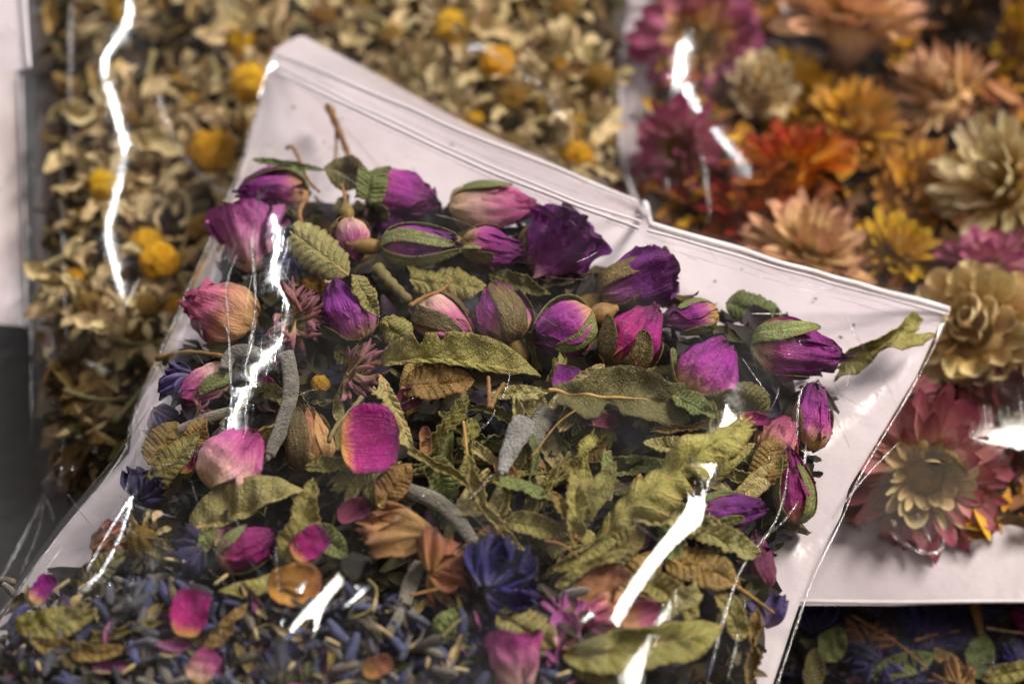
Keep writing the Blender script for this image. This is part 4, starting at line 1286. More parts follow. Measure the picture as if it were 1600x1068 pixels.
fragments('herb_crumbs', 2300, lambda r: in_front(r, -0.012, -0.003), (0.0018, 0.0060), DARKS, 11,
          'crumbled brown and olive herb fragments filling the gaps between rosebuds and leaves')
fragments('lavender_crumbs', 1300, lambda r: in_front(r, -0.009, 0.001, True), (0.0012, 0.0036), BLUES, 12,
          'crumbled bluish lavender dust and flakes under the loose lavender buds')
SCR = [lin(*c)[:3] for c in [(120, 104, 60), (96, 80, 48), (150, 130, 90), (70, 58, 50), (120, 60, 100), (90, 92, 56), (60, 56, 70), (150, 132, 96)]]
fragments('lavender_scraps', 260, lambda r: in_front(r, -0.001, 0.0035, True), (0.0012, 0.0042), SCR, 13,
          'mixed leaf, petal and stalk scraps strewn over the lavender', elong=(1.5, 6), bag='front', noteit=True)
fragments('panel_specks', 40, lambda r: (lambda q: q if front_dist(q[0], q[1]) < 0.0 else None)(at(*(lambda u, v: (430 + 1050 * u + 20 * v, 100 + 400 * u + 160 * v))(r.uniform(0.02, .95), r.uniform(.1, 1.0)), ZF + 0.0003)),
          (0.0002, 0.0006), DARKS, 14, 'tiny petal dust specks on the white back near the zip', elong=(1.0, 2.0))
# crumb sheet at the back of the bag, its colour darkened like deep shade
gx, gy = np.meshgrid(np.linspace(FPA[:, 0].min(), FPA[:, 0].max(), 110), np.linspace(FPA[:, 1].min(), FPA[:, 1].max(), 110))
dd = edge_dist(FRONT_POLY, gx, gy)
nz = sines(77)(np.stack([gx, gy, 0 * gx], -1), 500) * 0.0008 + sines(78)(np.stack([gx, gy, 0 * gx], -1), 180) * 0.001
hz = ZF + 0.0012 + np.clip((dd - 0.008) / 0.035, 0, 1) ** 0.7 * 0.0105 + nz * np.clip(dd / 0.01, 0, 1)
keep = dd > 0.0105
Vb = np.stack([gx, gy, hz], -1).reshape(-1, 3)
Fb = grid_faces(110, 110)
Fb = Fb[keep.reshape(-1)[Fb].all(1)]
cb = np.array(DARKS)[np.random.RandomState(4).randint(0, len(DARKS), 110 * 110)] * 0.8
tag(link('herb_bed', make_mesh('herb_bed', Vb, Fb, None, M['mixed'], np.c_[cb, np.ones(len(cb))])), 'fine herb crumbs at the back of the front bag, coloured dark like the shaded gaps', 'fragments', None, 'stuff')

# ------------------------------------------------------------------ chamomile in the bag behind on the left
CHY = [
    (160, 288, 24, 'yellow', 8, 'bright yellow chamomile head near the left film highlight'),
    (248, 408, 33, 'yellow', 3, 'largest bright yellow chamomile disc left of the front bag'),
    (332, 236, 37, 'yellow', 7, 'large yellow chamomile head behind the curved film highlight'),
    (388, 128, 30, 'yellow', 6, 'orange yellow chamomile head left of the front bag corner'),
    (318, 356, 26, 'ochre', 3, 'ochre chamomile disc half covered by the front bag edge'),
    (778, 100, 30, 'yellow', 7, 'yellow chamomile head right under the bright film crumple'),
    (706, 42, 28, 'yellow', 8, 'yellow chamomile head near the top centre left of the crumple'),
    (800, 152, 24, 'ochre', 6, 'ochre chamomile head below the bright film crumple'),
    (902, 246, 26, 'yellow', 6, 'yellow chamomile head by the zip edge left of the strawflower bag'),
    (880, 14, 24, 'ochre', 6, 'ochre chamomile head at the top edge right of the crumple'),
    (505, 28, 22, 'ochre', 8, 'dull yellow chamomile head above the front bag corner'),
    (192, 182, 24, 'ochre', 12, 'chamomile head with a collar of broad cream petals upper left'),
    (140, 478, 22, 'ochre', 10, 'greenish chamomile head at the left under the long highlight'),
    (232, 478, 20, 'ochre', 10, 'spiky greenish chamomile head below the largest yellow disc'),
    (610, 60, 22, 'ochre', 9, 'dull chamomile head above the white upper bag edge'),
    (935, 120, 22, 'ochre', 7, 'ochre chamomile head touching the strawflower bag edge'),
]
for i, (px, py, R, kd, n, lb) in enumerate(CHY):
    add_chamomile(px, py, R, lb, 200 + i, kd, n, CHAM, 0.006 if kd == 'yellow' else 0.004, 'cham', tilt=20, pscale=1.5 if n > 10 else 1.25)
FRONT_EDGE = [(428, 80), (470, 57), (560, 100), (720, 182), (1000, 312), (1010, 345), (1240, 412), (1487, 480), (1440, 585), (1335, 755), (1215, 1068), (1190, 1150),
              (-90, 1150), (0, 960), (95, 830), (205, 700), (207, 650), (300, 440), (365, 290)]
INNER = [(x + (700 - x) * .12, y + (650 - y) * .12) for x, y in FRONT_EDGE]     # hidden well under the front bag
CHAM_PX = [(70, -80), (962, -80), (940, 190), (965, 300), (965, 420), (500, 760), (112, 748), (84, 690), (74, 400)]


def cham_spot(rng, lo, hi):
    for _ in range(80):
        px, py = rng.uniform(50, 1005), rng.uniform(-80, 780)
        if inside(CHAM_PX, np.array([px]), np.array([py]))[0] and not inside(INNER, np.array([px]), np.array([py]))[0]:
            p = on(px, py, CHAM, 0)
            p[2] += rng.uniform(lo, hi)
            return p
    return None


rr = np.random.RandomState(8)
for i in range(74):
    p = cham_spot(rr, -0.004, 0.002)
    while p[0] < at(105, 300)[0]:
        p = cham_spot(rr, -0.004, 0.002)
    rg = random.Random(600 + i)
    s = rg.uniform(0.9, 1.6)
    m4 = frame(p, rg.uniform(0, 360), rg.uniform(-45, 45), rg.uniform(-45, 45)) @ Matrix.Diagonal((s, s, s, 1))
    root = link('chamomile_flower', None, None, m4)
    tag(root, 'shrivelled cream chamomile head with curled petals in the left back bag', 'flower', 'shrivelled chamomile heads in the left back bag')
    yl = rg.random() < 0.35
    A, me = CH_DISC['yellow' if yl else 'ochre', rg.randrange(3)]
    ds = rg.uniform(.6, .8) if yl else .5
    link('disc', me, root, Matrix.Diagonal((ds, ds, ds, 1)))
    for j in range(12):
        A, me = CH_PET[rg.randrange(6)]
        sc_ = rg.uniform(0.8, 1.3)
        b = Matrix.Rotation(6.283 * j / 9 + rg.uniform(-.3, .3), 4, 'Z') @ Matrix.Translation((0.002, 0, 0)) @ Matrix.Rotation(rg.uniform(-1.2, 0.9), 4, 'Y') @ Matrix.Rotation(rg.uniform(-1, 1), 4, 'X') @ Matrix.Diagonal((sc_, sc_, sc_, 1))
        link('petal', me, root, b)
        note('cham', A, m4 @ b)
STW = [([(560, 18), (640, 52), (720, 70), (760, 66)], 'long olive stalk across the top left of the film crumple'),
       ([(850, 20), (905, 60), (945, 110), (960, 150)], 'bent olive stalk near the strawflower bag edge'),
       ([(240, 80), (225, 140), (232, 210)], 'dark green stalk beside the curved film highlight'),
       ([(60, 420), (110, 395), (150, 380)], 'straw coloured stalk at the left film edge'),
       ([(150, 520), (210, 540), (260, 532)], 'brown stalk below the greenish chamomile heads'),
       ([(740, 110), (690, 160), (664, 230)], 'thin green stalk under the film crumple'),
       ([(290, 300), (300, 350), (280, 400)], 'grey green stalk right of the largest yellow disc'),
       ([(180, 660), (230, 600), (250, 560)], 'pale grey stalk near the lower edge of the chamomile'),
       ([(120, 60), (170, 40), (240, 52)], 'olive stalk at the top left corner of the chamomile'),
       ([(420, 20), (470, 44), (560, 40)], 'olive stalk above the front bag corner'),
       ([(330, 90), (350, 150), (345, 200)], 'green stalk left of the front bag corner'),
       ([(820, 200), (850, 180), (930, 200)], 'olive stalk between the crumple and the zip edge'),
       ([(100, 610), (160, 628), (200, 620)], 'brownish stalk low in the chamomile by the left edge'),
       ([(600, 90), (650, 110), (700, 150)], 'thin stalk between the white upper bag edge and the crumple')]
for i, (pts, lb) in enumerate(STW):
    add_twig(pts, 5, lb, mat='greenstem' if i != 3 else 'straw', surf=CHAM, bag='cham', h=.003, cat='stalk', name='flower_stalk')
TANS = [lin(*c)[:3] for c in [(212, 188, 136), (190, 160, 104), (160, 128, 72), (206, 184, 138), (120, 98, 50), (92, 80, 42), (88, 86, 46), (176, 146, 92), (70, 56, 32), (60, 50, 28), (100, 84, 44)]]
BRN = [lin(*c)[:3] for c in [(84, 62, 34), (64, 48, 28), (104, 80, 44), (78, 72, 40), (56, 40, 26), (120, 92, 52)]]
fragments('chamomile_crumbs', 800, lambda r: cham_spot(r, -0.006, 0.001), (0.0022, 0.0060), TANS, 21,
          'cream and tan chamomile petals and crumbs filling the left back bag', elong=(1.6, 5), curlr=(.4, 1.6), cat='fragments', bag='cham', noteit=True)
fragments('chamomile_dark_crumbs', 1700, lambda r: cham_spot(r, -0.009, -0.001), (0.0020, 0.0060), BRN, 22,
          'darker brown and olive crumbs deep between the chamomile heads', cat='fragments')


def bed(name, px_poly, z, pal, label, seed):
    poly = [tuple(at(x, y, z)[:2]) for x, y in px_poly]
    A = np.array(poly)
    n = 70
    gx, gy = np.meshgrid(np.linspace(A[:, 0].min(), A[:, 0].max(), n), np.linspace(A[:, 1].min(), A[:, 1].max(), n))
    k = inside(poly, gx, gy)
    hz = z + 0.0012 * sines(seed)(np.stack([gx, gy, 0 * gx], -1), 300)
    F = grid_faces(n, n)
    F = F[k.reshape(-1)[F].all(1)]
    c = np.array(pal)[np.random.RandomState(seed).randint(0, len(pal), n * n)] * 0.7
    tag(link(name, make_mesh(name, np.stack([gx, gy, hz], -1).reshape(-1, 3), F, None, M['mixed'], np.c_[c, np.ones(n * n)])), label, 'fragments', None, 'stuff')


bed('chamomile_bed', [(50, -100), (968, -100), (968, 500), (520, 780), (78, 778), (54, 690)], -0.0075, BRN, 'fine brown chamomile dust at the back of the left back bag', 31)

# ------------------------------------------------------------------ strawflowers in the bag behind on the right
BRM = {}


def bract(kind, v):
    if (kind, v) not in BRM:
        rng = random.Random(v * 7 + 1)
        sh = dict(L=0.0068, W=0.0032, bend=0.5, curl=0.5, shape=(.45, .5))
        if v == 1:
            sh = dict(L=0.0074, W=0.0020, bend=0.35, curl=0.6, shape=(.4, .6))
        if v == 2:
            sh = dict(L=0.0050, W=0.0042, bend=0.9, curl=1.1, shape=(.5, .4))
        V, UV = leaf_surface(sh['L'], sh['W'], rng, bend=sh['bend'], curl=sh['curl'], fold=0, serr=0.02, corr=0, crump=0.03, shape=sh['shape'], nr=10, nc=7)
        V[..., 0] += sh['L'] / 2
        P, F, U = grid_arrays(V, UV)
        BRM[kind, v] = (P, make_mesh('strawflower_petal', P, F, U, BR[kind]))
    return BRM[kind, v]


DISC = {}


def add_straw(px, py, R, kind, label, seed, az=0, tilt=15, form='open', var=0, disc='ochre', h=0.0, inner=None, surf=None, bag='straw'):
    rng = random.Random(seed)
    p = on(px, py, surf or STRAW, h)
    s = R * pxs(p) / 0.0092
    m4 = frame(p, az, -tilt - rng.uniform(0, 12), rng.uniform(-12, 12)) @ Matrix.Diagonal((s, s, s, 1)) @ Matrix.Rotation(rng.uniform(0, 6), 4, 'Z')
    root = link('strawflower', None, None, m4)
    tag(root, label, 'flower')
    if form == 'open':
        rings = [(.0030, 4, 17, 1.05, 0), (.0030, 18, 16, 1.0, 0), (.0028, 34, 14, .88, 0), (.0026, 52, 13, .70, 1), (.0023, 68, 11, .52, 1)]
    elif form == 'ball':
        rings = [(.0046, 14, 16, .8, 0), (.0046, 34, 16, .85, 0), (.0040, 52, 15, .9, 0), (.0031, 66, 12, .9, 1), (.0020, 78, 9, .9, 1), (.0008, 88, 4, .9, 1)]
    else:   # cone: closed scales
        rings = [(.0056, 0, 13, .9, 0), (.0054, 26, 13, .9, 0), (.0046, 46, 12, .9, 0), (.0035, 62, 10, .85, 1), (.0022, 76, 7, .8, 1), (.0008, 86, 3, .8, 1)]
    for ri, (r0, e, n, sc, inn) in enumerate(rings):
        kd = inner if (inner and inn) else kind
        n = int(n * 1.35) if form == 'open' else n
        for i in range(n):
            A, me = bract(kd, var if (form != 'open' or rng.random() < .35) else 1)
            a = 6.283 * (i + 0.5 * (ri % 2)) / n + rng.uniform(-.12, .12)
            if rng.random() < 0.07:
                continue
            el = math.radians(e + rng.gauss(0, 11))
            sc_ = sc * rng.uniform(.85, 1.12)
            z0 = 0.0007 * ri if form == 'open' else 0.0009 * ri
            b = Matrix.Rotation(a, 4, 'Z') @ Matrix.Translation((r0, 0, z0)) @ Matrix.Rotation(-el, 4, 'Y') @ Matrix.Rotation(rng.gauss(0, .3), 4, 'X') @ Matrix.Diagonal((sc_, sc_ * rng.uniform(.8, 1.2), sc_, 1))
            link('petal', me, root, b)
            note(bag, A, m4 @ b)
    if disc not in DISC:
        A, B, D = dome_arrays(0.0031, 0.0022, 12, 26, 0.07, 5)
        DISC[disc] = make_mesh('strawflower_disc', A, B, D, M[disc] if disc in M else BR[disc])
    link('disc', DISC[disc], root, Matrix.Translation((0, 0, 0.0012)))
    A, B, D = tube_arrays([(0, 0, 0.001), (0, 0, -0.001), (0, 0, -0.003), (0.0004, 0, -0.006)], [.0042, .0044, .0026, .0010], 14)
    link('receptacle', make_mesh('strawflower_base', A, B, D, BR[kind]), root)
    return root


SF = [
    (1092, 62, 96, 'pink', dict(az=-80, tilt=18, inner='peach'), 'pink strawflower with pale centre at the top behind the film highlight'),
    (1068, 232, 78, 'pink', dict(az=200, tilt=50, h=-.001), 'pink strawflower seen from the side by the left bag margin'),
    (1330, 38, 118, 'peach', dict(az=90, tilt=42, inner='gold', h=.003), 'large peach strawflower at the top edge leaning back'),
    (1512, 22, 66, 'brown', dict(form='cone', var=2, h=.002, disc='ochre'), 'dark brown round strawflower base at the top right'),
    (1186, 142, 58, 'cream', dict(form='ball', h=-.002, az=0, tilt=10), 'cream globe shaped strawflower right of the pink one'),
    (1236, 268, 98, 'orange', dict(az=110, tilt=48, var=1, h=.002, inner='red'), 'orange strawflower with downward spread petals'),
    (1180, 338, 80, 'red', dict(az=60, tilt=20, h=-.002, inner='orange'), 'red orange strawflower just above the front bag edge'),
    (1478, 158, 84, 'peach', dict(form='ball', var=1, az=120, tilt=45), 'peach beige closed strawflower above the large cream one'),
    (1572, 292, 110, 'cream', dict(form='ball', var=1, az=200, tilt=25, h=.002), 'large fine petalled cream strawflower at the right frame edge'),
    (1262, 398, 104, 'peach', dict(az=60, tilt=35, h=.001), 'peach strawflower peeping over the front bag zip edge'),
    (1550, 425, 92, 'pink', dict(az=90, tilt=45, h=-.001), 'pink strawflower between the two cream ones on the right'),
    (1520, 515, 108, 'beige', dict(form='cone', var=2, az=-140, tilt=20, h=.003), 'beige strawflower with plump overlapping scales beside the bag corner'),
    (1440, 735, 124, 'rose', dict(az=-90, tilt=30, h=.001, inner='beige', disc='ochre'), 'rose pink strawflower with beige centre lowest in the right bag'),
    (1402, 398, 70, 'yellow', dict(az=40, tilt=20, var=1, h=-.002), 'golden yellow strawflower above the right end of the zip'),
    (1340, 205, 84, 'gold', dict(az=90, tilt=10, var=1, h=-.004), 'dull gold strawflower in the shade of the orange one'),
    (1588, 70, 62, 'yellow', dict(az=200, tilt=30, h=-.002), 'yellow strawflower in the top right corner'),
    (1590, 668, 96, 'darkred', dict(az=180, tilt=20, h=-.002), 'dark red strawflower at the right frame edge'),
    (1590, 478, 60, 'yellow', dict(az=180, tilt=20, h=-.004), 'yellow strawflower half hidden right of the plump beige one'),
    (1440, 300, 78, 'gold', dict(az=270, tilt=10, h=-.005), 'brownish gold strawflower deep in the middle of the right bag'),
    (1232, 150, 70, 'yellow', dict(az=270, tilt=20, var=1, h=-.006), 'dim yellow strawflower under the large peach one'),
    (1385, 620, 76, 'rose', dict(az=90, tilt=40, h=-.001), 'dusky rose strawflower tucked against the front bag right edge'),
]
for i, (px, py, R, kd, op, lb) in enumerate(SF):
    add_straw(px, py, R, kd, lb, 800 + i, **op)
STRAW_PX = [(1022, -80), (1700, -80), (1700, 800), (1560, 815), (1400, 800), (1300, 770), (1120, 470), (1030, 320), (1012, 200)]


def straw_spot(rng, lo, hi):
    for _ in range(80):
        px, py = rng.uniform(1010, 1700), rng.uniform(-80, 840)
        if inside(STRAW_PX, np.array([px]), np.array([py]))[0] and not inside(INNER, np.array([px]), np.array([py]))[0]:
            p = on(px, py, STRAW, 0)
            p[2] += rng.uniform(lo, hi)
            return p
    return None


SFP = [lin(*c)[:3] for c in [(150, 98, 22), (180, 124, 24), (120, 72, 24), (206, 156, 34), (140, 76, 40), (96, 62, 26), (196, 134, 84), (120, 84, 26)]]
fragments('strawflower_crumbs', 1300, lambda r: straw_spot(r, -0.009, -0.001), (0.0025, 0.0062), SFP, 23,
          'loose gold and brown strawflower petals between the flower heads', elong=(1.8, 4), cat='fragments')
bed('strawflower_bed', STRAW_PX, -0.009, [lin(*c)[:3] for c in [(52, 34, 20), (70, 46, 22), (44, 30, 20), (84, 56, 24)]], 'dark brown petal dust at the back of the right back bag', 32)

# ------------------------------------------------------------------ dark blue blossoms at the bottom right, the bag's shade put into their colours
HB = [
    (1480, 1000, 46, 20, 'blue', 'blue violet crumpled blossom lying on the dark heap'),
    (1400, 1020, 34, 120, 'blue', 'dark blue blossom left of the blue violet one'),
    (1590, 1020, 34, 80, 'blue', 'blue blossom at the right frame edge of the dark heap'),
    (1345, 1045, 36, 200, 'nightblue', 'navy blossom near the front bag in the dark heap'),
    (1445, 1055, 36, 40, 'nightblue', 'navy blossom at the bottom edge of the dark heap'),
    (1300, 985, 36, 10, 'nightblue', 'navy blossom in the shade under the bag margin'),
    (1540, 970, 34, 300, 'nightblue', 'navy blossom just below the right bag margin'),
    (1360, 985, 30, 60, 'rust', 'dull brown blossom in the dark heap'),
    (1470, 1068, 30, 160, 'tanrose', 'tan blossom at the very bottom of the dark heap'),
    (1595, 965, 28, 160, 'magenta', 'magenta blossom scrap at the right end of the dark heap'),
]
for i, (px, py, R, a, kd, lb) in enumerate(HB):
    p = on(px, py, HEAP, 0.001)
    add_crumpled(p, R * pxs(p), kd, lb, 1300 + i, ang=a, bag='heap', fold=.18, spread=4.2, n=5, calyx=i % 2 == 0)
HL = [(1530, 1025, 74, 46, 70, 'green', 'pale green leaf in the middle of the dark heap'),
      (1410, 1040, 110, 40, 18, 'green', 'long green leaf at the bottom of the dark heap'),
      (1300, 1005, 64, 44, 60, 'green', 'small green leaf nearest the front bag in the dark heap'),
      (1578, 1050, 90, 34, 15, 'olive', 'narrow olive leaf at the lower right corner'),
      (1490, 1045, 90, 30, 130, 'brown', 'thin folded brown leaf pointing at the bottom frame edge'),
      (1270, 1045, 70, 34, 80, 'dark', 'dark leaf tucked by the front bag lower edge')]
for i, (px, py, L, W, a, kd, lb) in enumerate(HL):
    p = on(px, py, HEAP, 0.003)
    k = pxs(p)
    add_leaf(p, L * k, W * k, a, M[kd], lb, 1400 + i, bag='heap', curl=.5)
for i, (pts, lb) in enumerate([([(1430, 1000), (1460, 990), (1500, 985)], 'thin yellow green stalk over the blue violet blossom'),
                               ([(1540, 980), (1570, 985), (1640, 994)], 'straw stalk at the right of the dark heap'),
                               ([(1522, 945), (1530, 975), (1534, 992)], 'tan twig stub below the right bag margin'),
                               ([(1330, 960), (1400, 1000), (1450, 1045)], 'long thin dark stalk across the dark heap')]):
    add_twig(pts, 2.5 if i != 2 else 9, lb, mat='straw' if i == 1 else 'stem', surf=HEAP, bag='heap', h=.005, cat='stalk', name='flower_stalk')


def heap_spot(rng, lo, hi):
    px, py = rng.uniform(1190, 1700), rng.uniform(925, 1130)
    p = on(px, py, HEAP, 0)
    p[2] += rng.uniform(lo, hi)
    return p


HPAL = [lin(*c)[:3] for c in [(40, 36, 60), (36, 30, 26), (56, 54, 34), (30, 26, 28), (48, 44, 84), (70, 62, 40), (50, 34, 40)]]  # crumb colours kept dark to paint in the shade over this heap
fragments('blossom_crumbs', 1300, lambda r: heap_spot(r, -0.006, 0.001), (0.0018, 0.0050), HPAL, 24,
          'crumbs of blossoms and leaves in the lower right bag, coloured dark as in shade', cat='fragments')
bed('blossom_bed', [(1180, 880), (1720, 880), (1720, 1150), (1180, 1150)], -0.033, HPAL, 'crumbs at the back of the lower right bag, coloured dark as in shade', 33)


# ------------------------------------------------------------------ bags
def line_at(pts, n):
    return smooth_line([(x, y, 0) for x, y in pts], n)[:, :2] if len(pts) > 2 else np.stack([np.linspace(pts[0][0], pts[1][0], n), np.linspace(pts[0][1], pts[1][1], n)], 1)


def poly_resample(pts, n):
    P = np.array(pts, float)
    d = np.r_[0, np.cumsum(np.linalg.norm(np.diff(P, axis=0), axis=1))]
    t = np.linspace(0, d[-1], n)
    return np.stack([np.interp(t, d, P[:, 0]), np.interp(t, d, P[:, 1])], 1)


def coons(T, B, L, R, z, nu, nv):
    def w(pts, n):
        return np.array([at(x, y, z)[:2] for x, y in poly_resample(pts, n)])
    t, b, l, r = w(T, nu), w(B, nu), w(L, nv), w(R, nv)
    u = np.linspace(0, 1, nu)[None, :, None]
    v = np.linspace(0, 1, nv)[:, None, None]
    return ((1 - u) * l[:, None] + u * r[:, None] + (1 - v) * t[None] + v * b[None]
            - ((1 - u) * (1 - v) * t[0] + u * (1 - v) * t[-1] + (1 - u) * v * b[0] + u * v * b[-1]))


class Film:
    """height of the clear sheet: a stretched skin that rests on whatever is in the bag"""

    def __init__(self, XY, zb, verts, rise, cell=0.0009, iters=260, gap=0.0005, bumps=(), slope=0.02, seed=1, ripple=0.0, soft=190, keep=0.06, lift=0.0010, facets=()):
        nv, nu = XY.shape[:2]
        rim = np.concatenate([XY[0], XY[1:, -1], XY[-1, -2::-1], XY[-2:0:-1, 0]])
        self.x0, self.y0 = rim.min(0) - 0.004
        x1, y1 = rim.max(0) + 0.004
        self.cell = cell
        nx, ny = int((x1 - self.x0) / cell) + 2, int((y1 - self.y0) / cell) + 2
        X, Y = np.meshgrid(self.x0 + np.arange(nx) * cell, self.y0 + np.arange(ny) * cell)
        step = max(1, len(rim) // 90)
        D = edge_dist([tuple(q) for q in rim[::step]], X, Y)
        ob = np.full((ny, nx), zb)
        if len(verts):
            A = np.concatenate(verts)
            i = ((A[:, 1] - self.y0) / cell + .5).astype(int)
            j = ((A[:, 0] - self.x0) / cell + .5).astype(int)
            ok = (i >= 0) & (j >= 0) & (i < ny) & (j < nx)
            np.maximum.at(ob, (i[ok], j[ok]), A[ok, 2] + gap)
            o2 = ob.copy()
            for a, b in ((0, 1), (1, 0), (0, -1), (-1, 0)):
                o2 = np.maximum(o2, np.roll(ob, (a, b), (0, 1)))
            ob = o2
        free = D > 0
        cap = zb + np.clip(D, 0, 1) * 2.2 + 0.0004         # the seam holds the sheet down at the edge
        ob = np.minimum(ob, np.maximum(cap, zb))
        h = np.where(free, np.minimum(zb + rise * np.clip(D / slope, 0, 1) ** 0.6, cap), zb)
        h = np.maximum(h, ob)
        for _ in range(iters):
            m = 0.25 * (np.roll(h, 1, 0) + np.roll(h, -1, 0) + np.roll(h, 1, 1) + np.roll(h, -1, 1))
            h = np.where(free, np.maximum(m, ob), zb)
        sm = h.copy()
        for _ in range(soft):                               # the sheet is stiff: it spans the small hollows
            m = 0.25 * (np.roll(sm, 1, 0) + np.roll(sm, -1, 0) + np.roll(sm, 1, 1) + np.roll(sm, -1, 1))
            sm = np.where(free, m, zb)
        for _ in range(4):
            m = 0.25 * (np.roll(h, 1, 0) + np.roll(h, -1, 0) + np.roll(h, 1, 1) + np.roll(h, -1, 1))
            h = np.where(free, 0.5 * h + 0.5 * m, zb)
        h = sm + keep * (h - sm) + lift * np.clip(D / 0.02, 0, 1)
        if ripple:
            h += ripple * sines(seed)(np.stack([X, Y, 0 * X], -1), 160) * np.clip(D / 0.01, 0, 1)
        self.H = h
        for (p0, p1), wpx, up, lamp in facets:                # stretched flat bands of film that mirror a lamp
            a, b = self.hit(*p0, up), self.hit(*p1, up)
            c = (a + b) / 2
            def grad(dx, dy):
                q = c + np.array([dx, dy, 0])
                v, l = CAMP - q, np.array(lamp) - q
                n = v / np.linalg.norm(v) + l / np.linalg.norm(l)
                return np.array([-n[0] / n[2], -n[1] / n[2]])
            g0 = grad(0, 0)
            gx, gy = g0
            e = 0.004
            J = np.stack([(grad(e, 0) - grad(-e, 0)) / (2 * e), (grad(0, e) - grad(0, -e)) / (2 * e)], 1)
            J = (J + J.T) / 2
            d = (b - a)[:2]
            hl = np.linalg.norm(d) / 2
            d /= hl * 2
            m = np.array([d[1], -d[0]])
            S = (X - c[0]) * m[0] + (Y - c[1]) * m[1]
            T = (X - c[0]) * d[0] + (Y - c[1]) * d[1]
            w = wpx * SPX
            S = S + 0.25 * w * np.sin(T / hl * 2.2 + 1)
            pl = c[2] + gx * (X - c[0]) + gy * (Y - c[1]) - 0.035 / (2 * w) * S ** 2 + 0.5 * (J[0, 0] * (X - c[0]) ** 2 + 2 * J[0, 1] * (X - c[0]) * (Y - c[1]) + J[1, 1] * (Y - c[1]) ** 2)
            wt = np.exp(-(S / (1.6 * w)) ** 4 - (T / (1.1 * hl)) ** 6)
            self.H = self.H * (1 - wt) + pl * wt
        for pts, wpx, amp in bumps:
            q = [self.hit(x, y) for x, y in poly_resample(pts, 14)]
            d = np.full(h.shape, 1e9)
            tpar = np.zeros(h.shape)
            for k in range(len(q) - 1):
                a, b = q[k][:2], q[k + 1][:2]
                ab = b - a
                t = np.clip(((X - a[0]) * ab[0] + (Y - a[1]) * ab[1]) / (ab @ ab), 0, 1)
                dk = np.hypot(X - a[0] - t * ab[0], Y - a[1] - t * ab[1])
                tpar = np.where(dk < d, (k + t) / (len(q) - 1), tpar)
                d = np.minimum(d, dk)
            self.H = self.H + amp * np.exp(-(d / (wpx * SPX)) ** 2) * np.sin(PI * np.clip(tpar, .03, .97)) ** 0.5

    def z(self, x, y):
        return lookup(self.H, self.x0, self.y0, self.cell, x, y)

    def hit(self, px, py, h=0.0):
        return on(px, py, self.z, h)

    def sheet(self, XY, lift=0.0):
        i = np.clip((XY[..., 1] - self.y0) / self.cell, 0, self.H.shape[0] - 1.001)
        j = np.clip((XY[..., 0] - self.x0) / self.cell, 0, self.H.shape[1] - 1.001)
        a, b = i.astype(int), j.astype(int)
        u, v = i - a, j - b
        G = self.H
        return (G[a, b] * (1 - u) + G[a + 1, b] * u) * (1 - v) + (G[a, b + 1] * (1 - u) + G[a + 1, b + 1] * u) * v + lift


def relax(Z, n=10):
    for _ in range(n):
        E = np.pad(Z, 1, mode='edge')
        Z = 0.5 * Z + 0.125 * (E[:-2, 1:-1] + E[2:, 1:-1] + E[1:-1, :-2] + E[1:-1, 2:])
    return Z


def sheet_mesh(name, XY, Z, mat, parent):
    V = np.concatenate([XY, Z[..., None]], -1)
    nr, nc = Z.shape
    UV = np.stack(np.meshgrid(np.linspace(0, 1, nc), np.linspace(0, 1, nr)), -1)
    P, F, U = grid_arrays(V, UV)
    return link(name, make_mesh(name, P, F[:, ::-1], U, mat), parent)


def fold_tube(film, pts, r_px, parent, mat='crease', lift=0.0, name='film_fold', seed=0, taper=True, flat=None):
    P = poly_resample(smooth_line([(x, y, 0) for x, y in pts], 40)[:, :2], max(18, int(sum(math.dist(a, b) for a, b in zip(pts[:-1], pts[1:])) / 7)))
    q = np.array([film.hit(x, y, lift) for x, y in P])
    for _ in range(2):
        q[1:-1] = 0.25 * q[:-2] + 0.5 * q[1:-1] + 0.25 * q[2:]
    n = len(q)
    t = np.linspace(0, 1, n)
    rng = np.random.RandomState(seed + 5)
    r = r_px * SPX * (0.75 + 0.25 * np.sin(t * n * 0.35 + rng.uniform(0, 6)) + 0.2 * rng.normal(size=n).clip(-1, 1))
    if mat == 'zip':
        r = np.full(n, r_px * SPX) * (1 + 0.06 * np.sin(t * 9))
    if taper:
        r = r * np.clip(np.minimum(t, 1 - t) * 7, 0.12, 1)
    A, B, D = tube_arrays(q, np.maximum(r, 0.00008), 10)
    return link(name, make_mesh(name, A, B, D, M[mat]), parent)


def bag_root(name, px, py, z, label):
    o = link(name, None, None, Matrix.Translation(at(px, py, z)))
    return tag(o, label, 'bag')


def settle(root):                      # children are built in world coordinates
    inv = root.matrix_basis.inverted()
    for c in C.objects:
        if c.parent == root:
            c.matrix_basis = inv


# the front bag
top = [(428, 80), (470, 57), (560, 100), (720, 182), (1000, 312), (1012, 345), (1240, 412), (1487, 480)]
right = [(1487, 480), (1440, 585), (1335, 755), (1322, 800), (1275, 890), (1250, 960), (1215, 1068), (1190, 1150), (1110, 1460)]
left = [(428, 80), (400, 180), (365, 290), (300, 440), (207, 650), (202, 705), (95, 830), (0, 960), (-90, 1090), (-350, 1440)]
bottom = [(-350, 1440), (1110, 1460)]
XY = coons(top, bottom, left, right, ZF, 330, 400)
LAY = 0.0024 * sines(91)(np.concatenate([XY, 0 * XY[..., :1]], -1), 42) + 0.0004 * sines(92)(np.concatenate([XY, 0 * XY[..., :1]], -1), 140)   # the bag does not lie flat
_i = np.clip(((XY[..., 1] + 0.24) / 0.001).astype(int), 0, _D.shape[0] - 1)
_j = np.clip(((XY[..., 0] + 0.22) / 0.001).astype(int), 0, _D.shape[1] - 1)
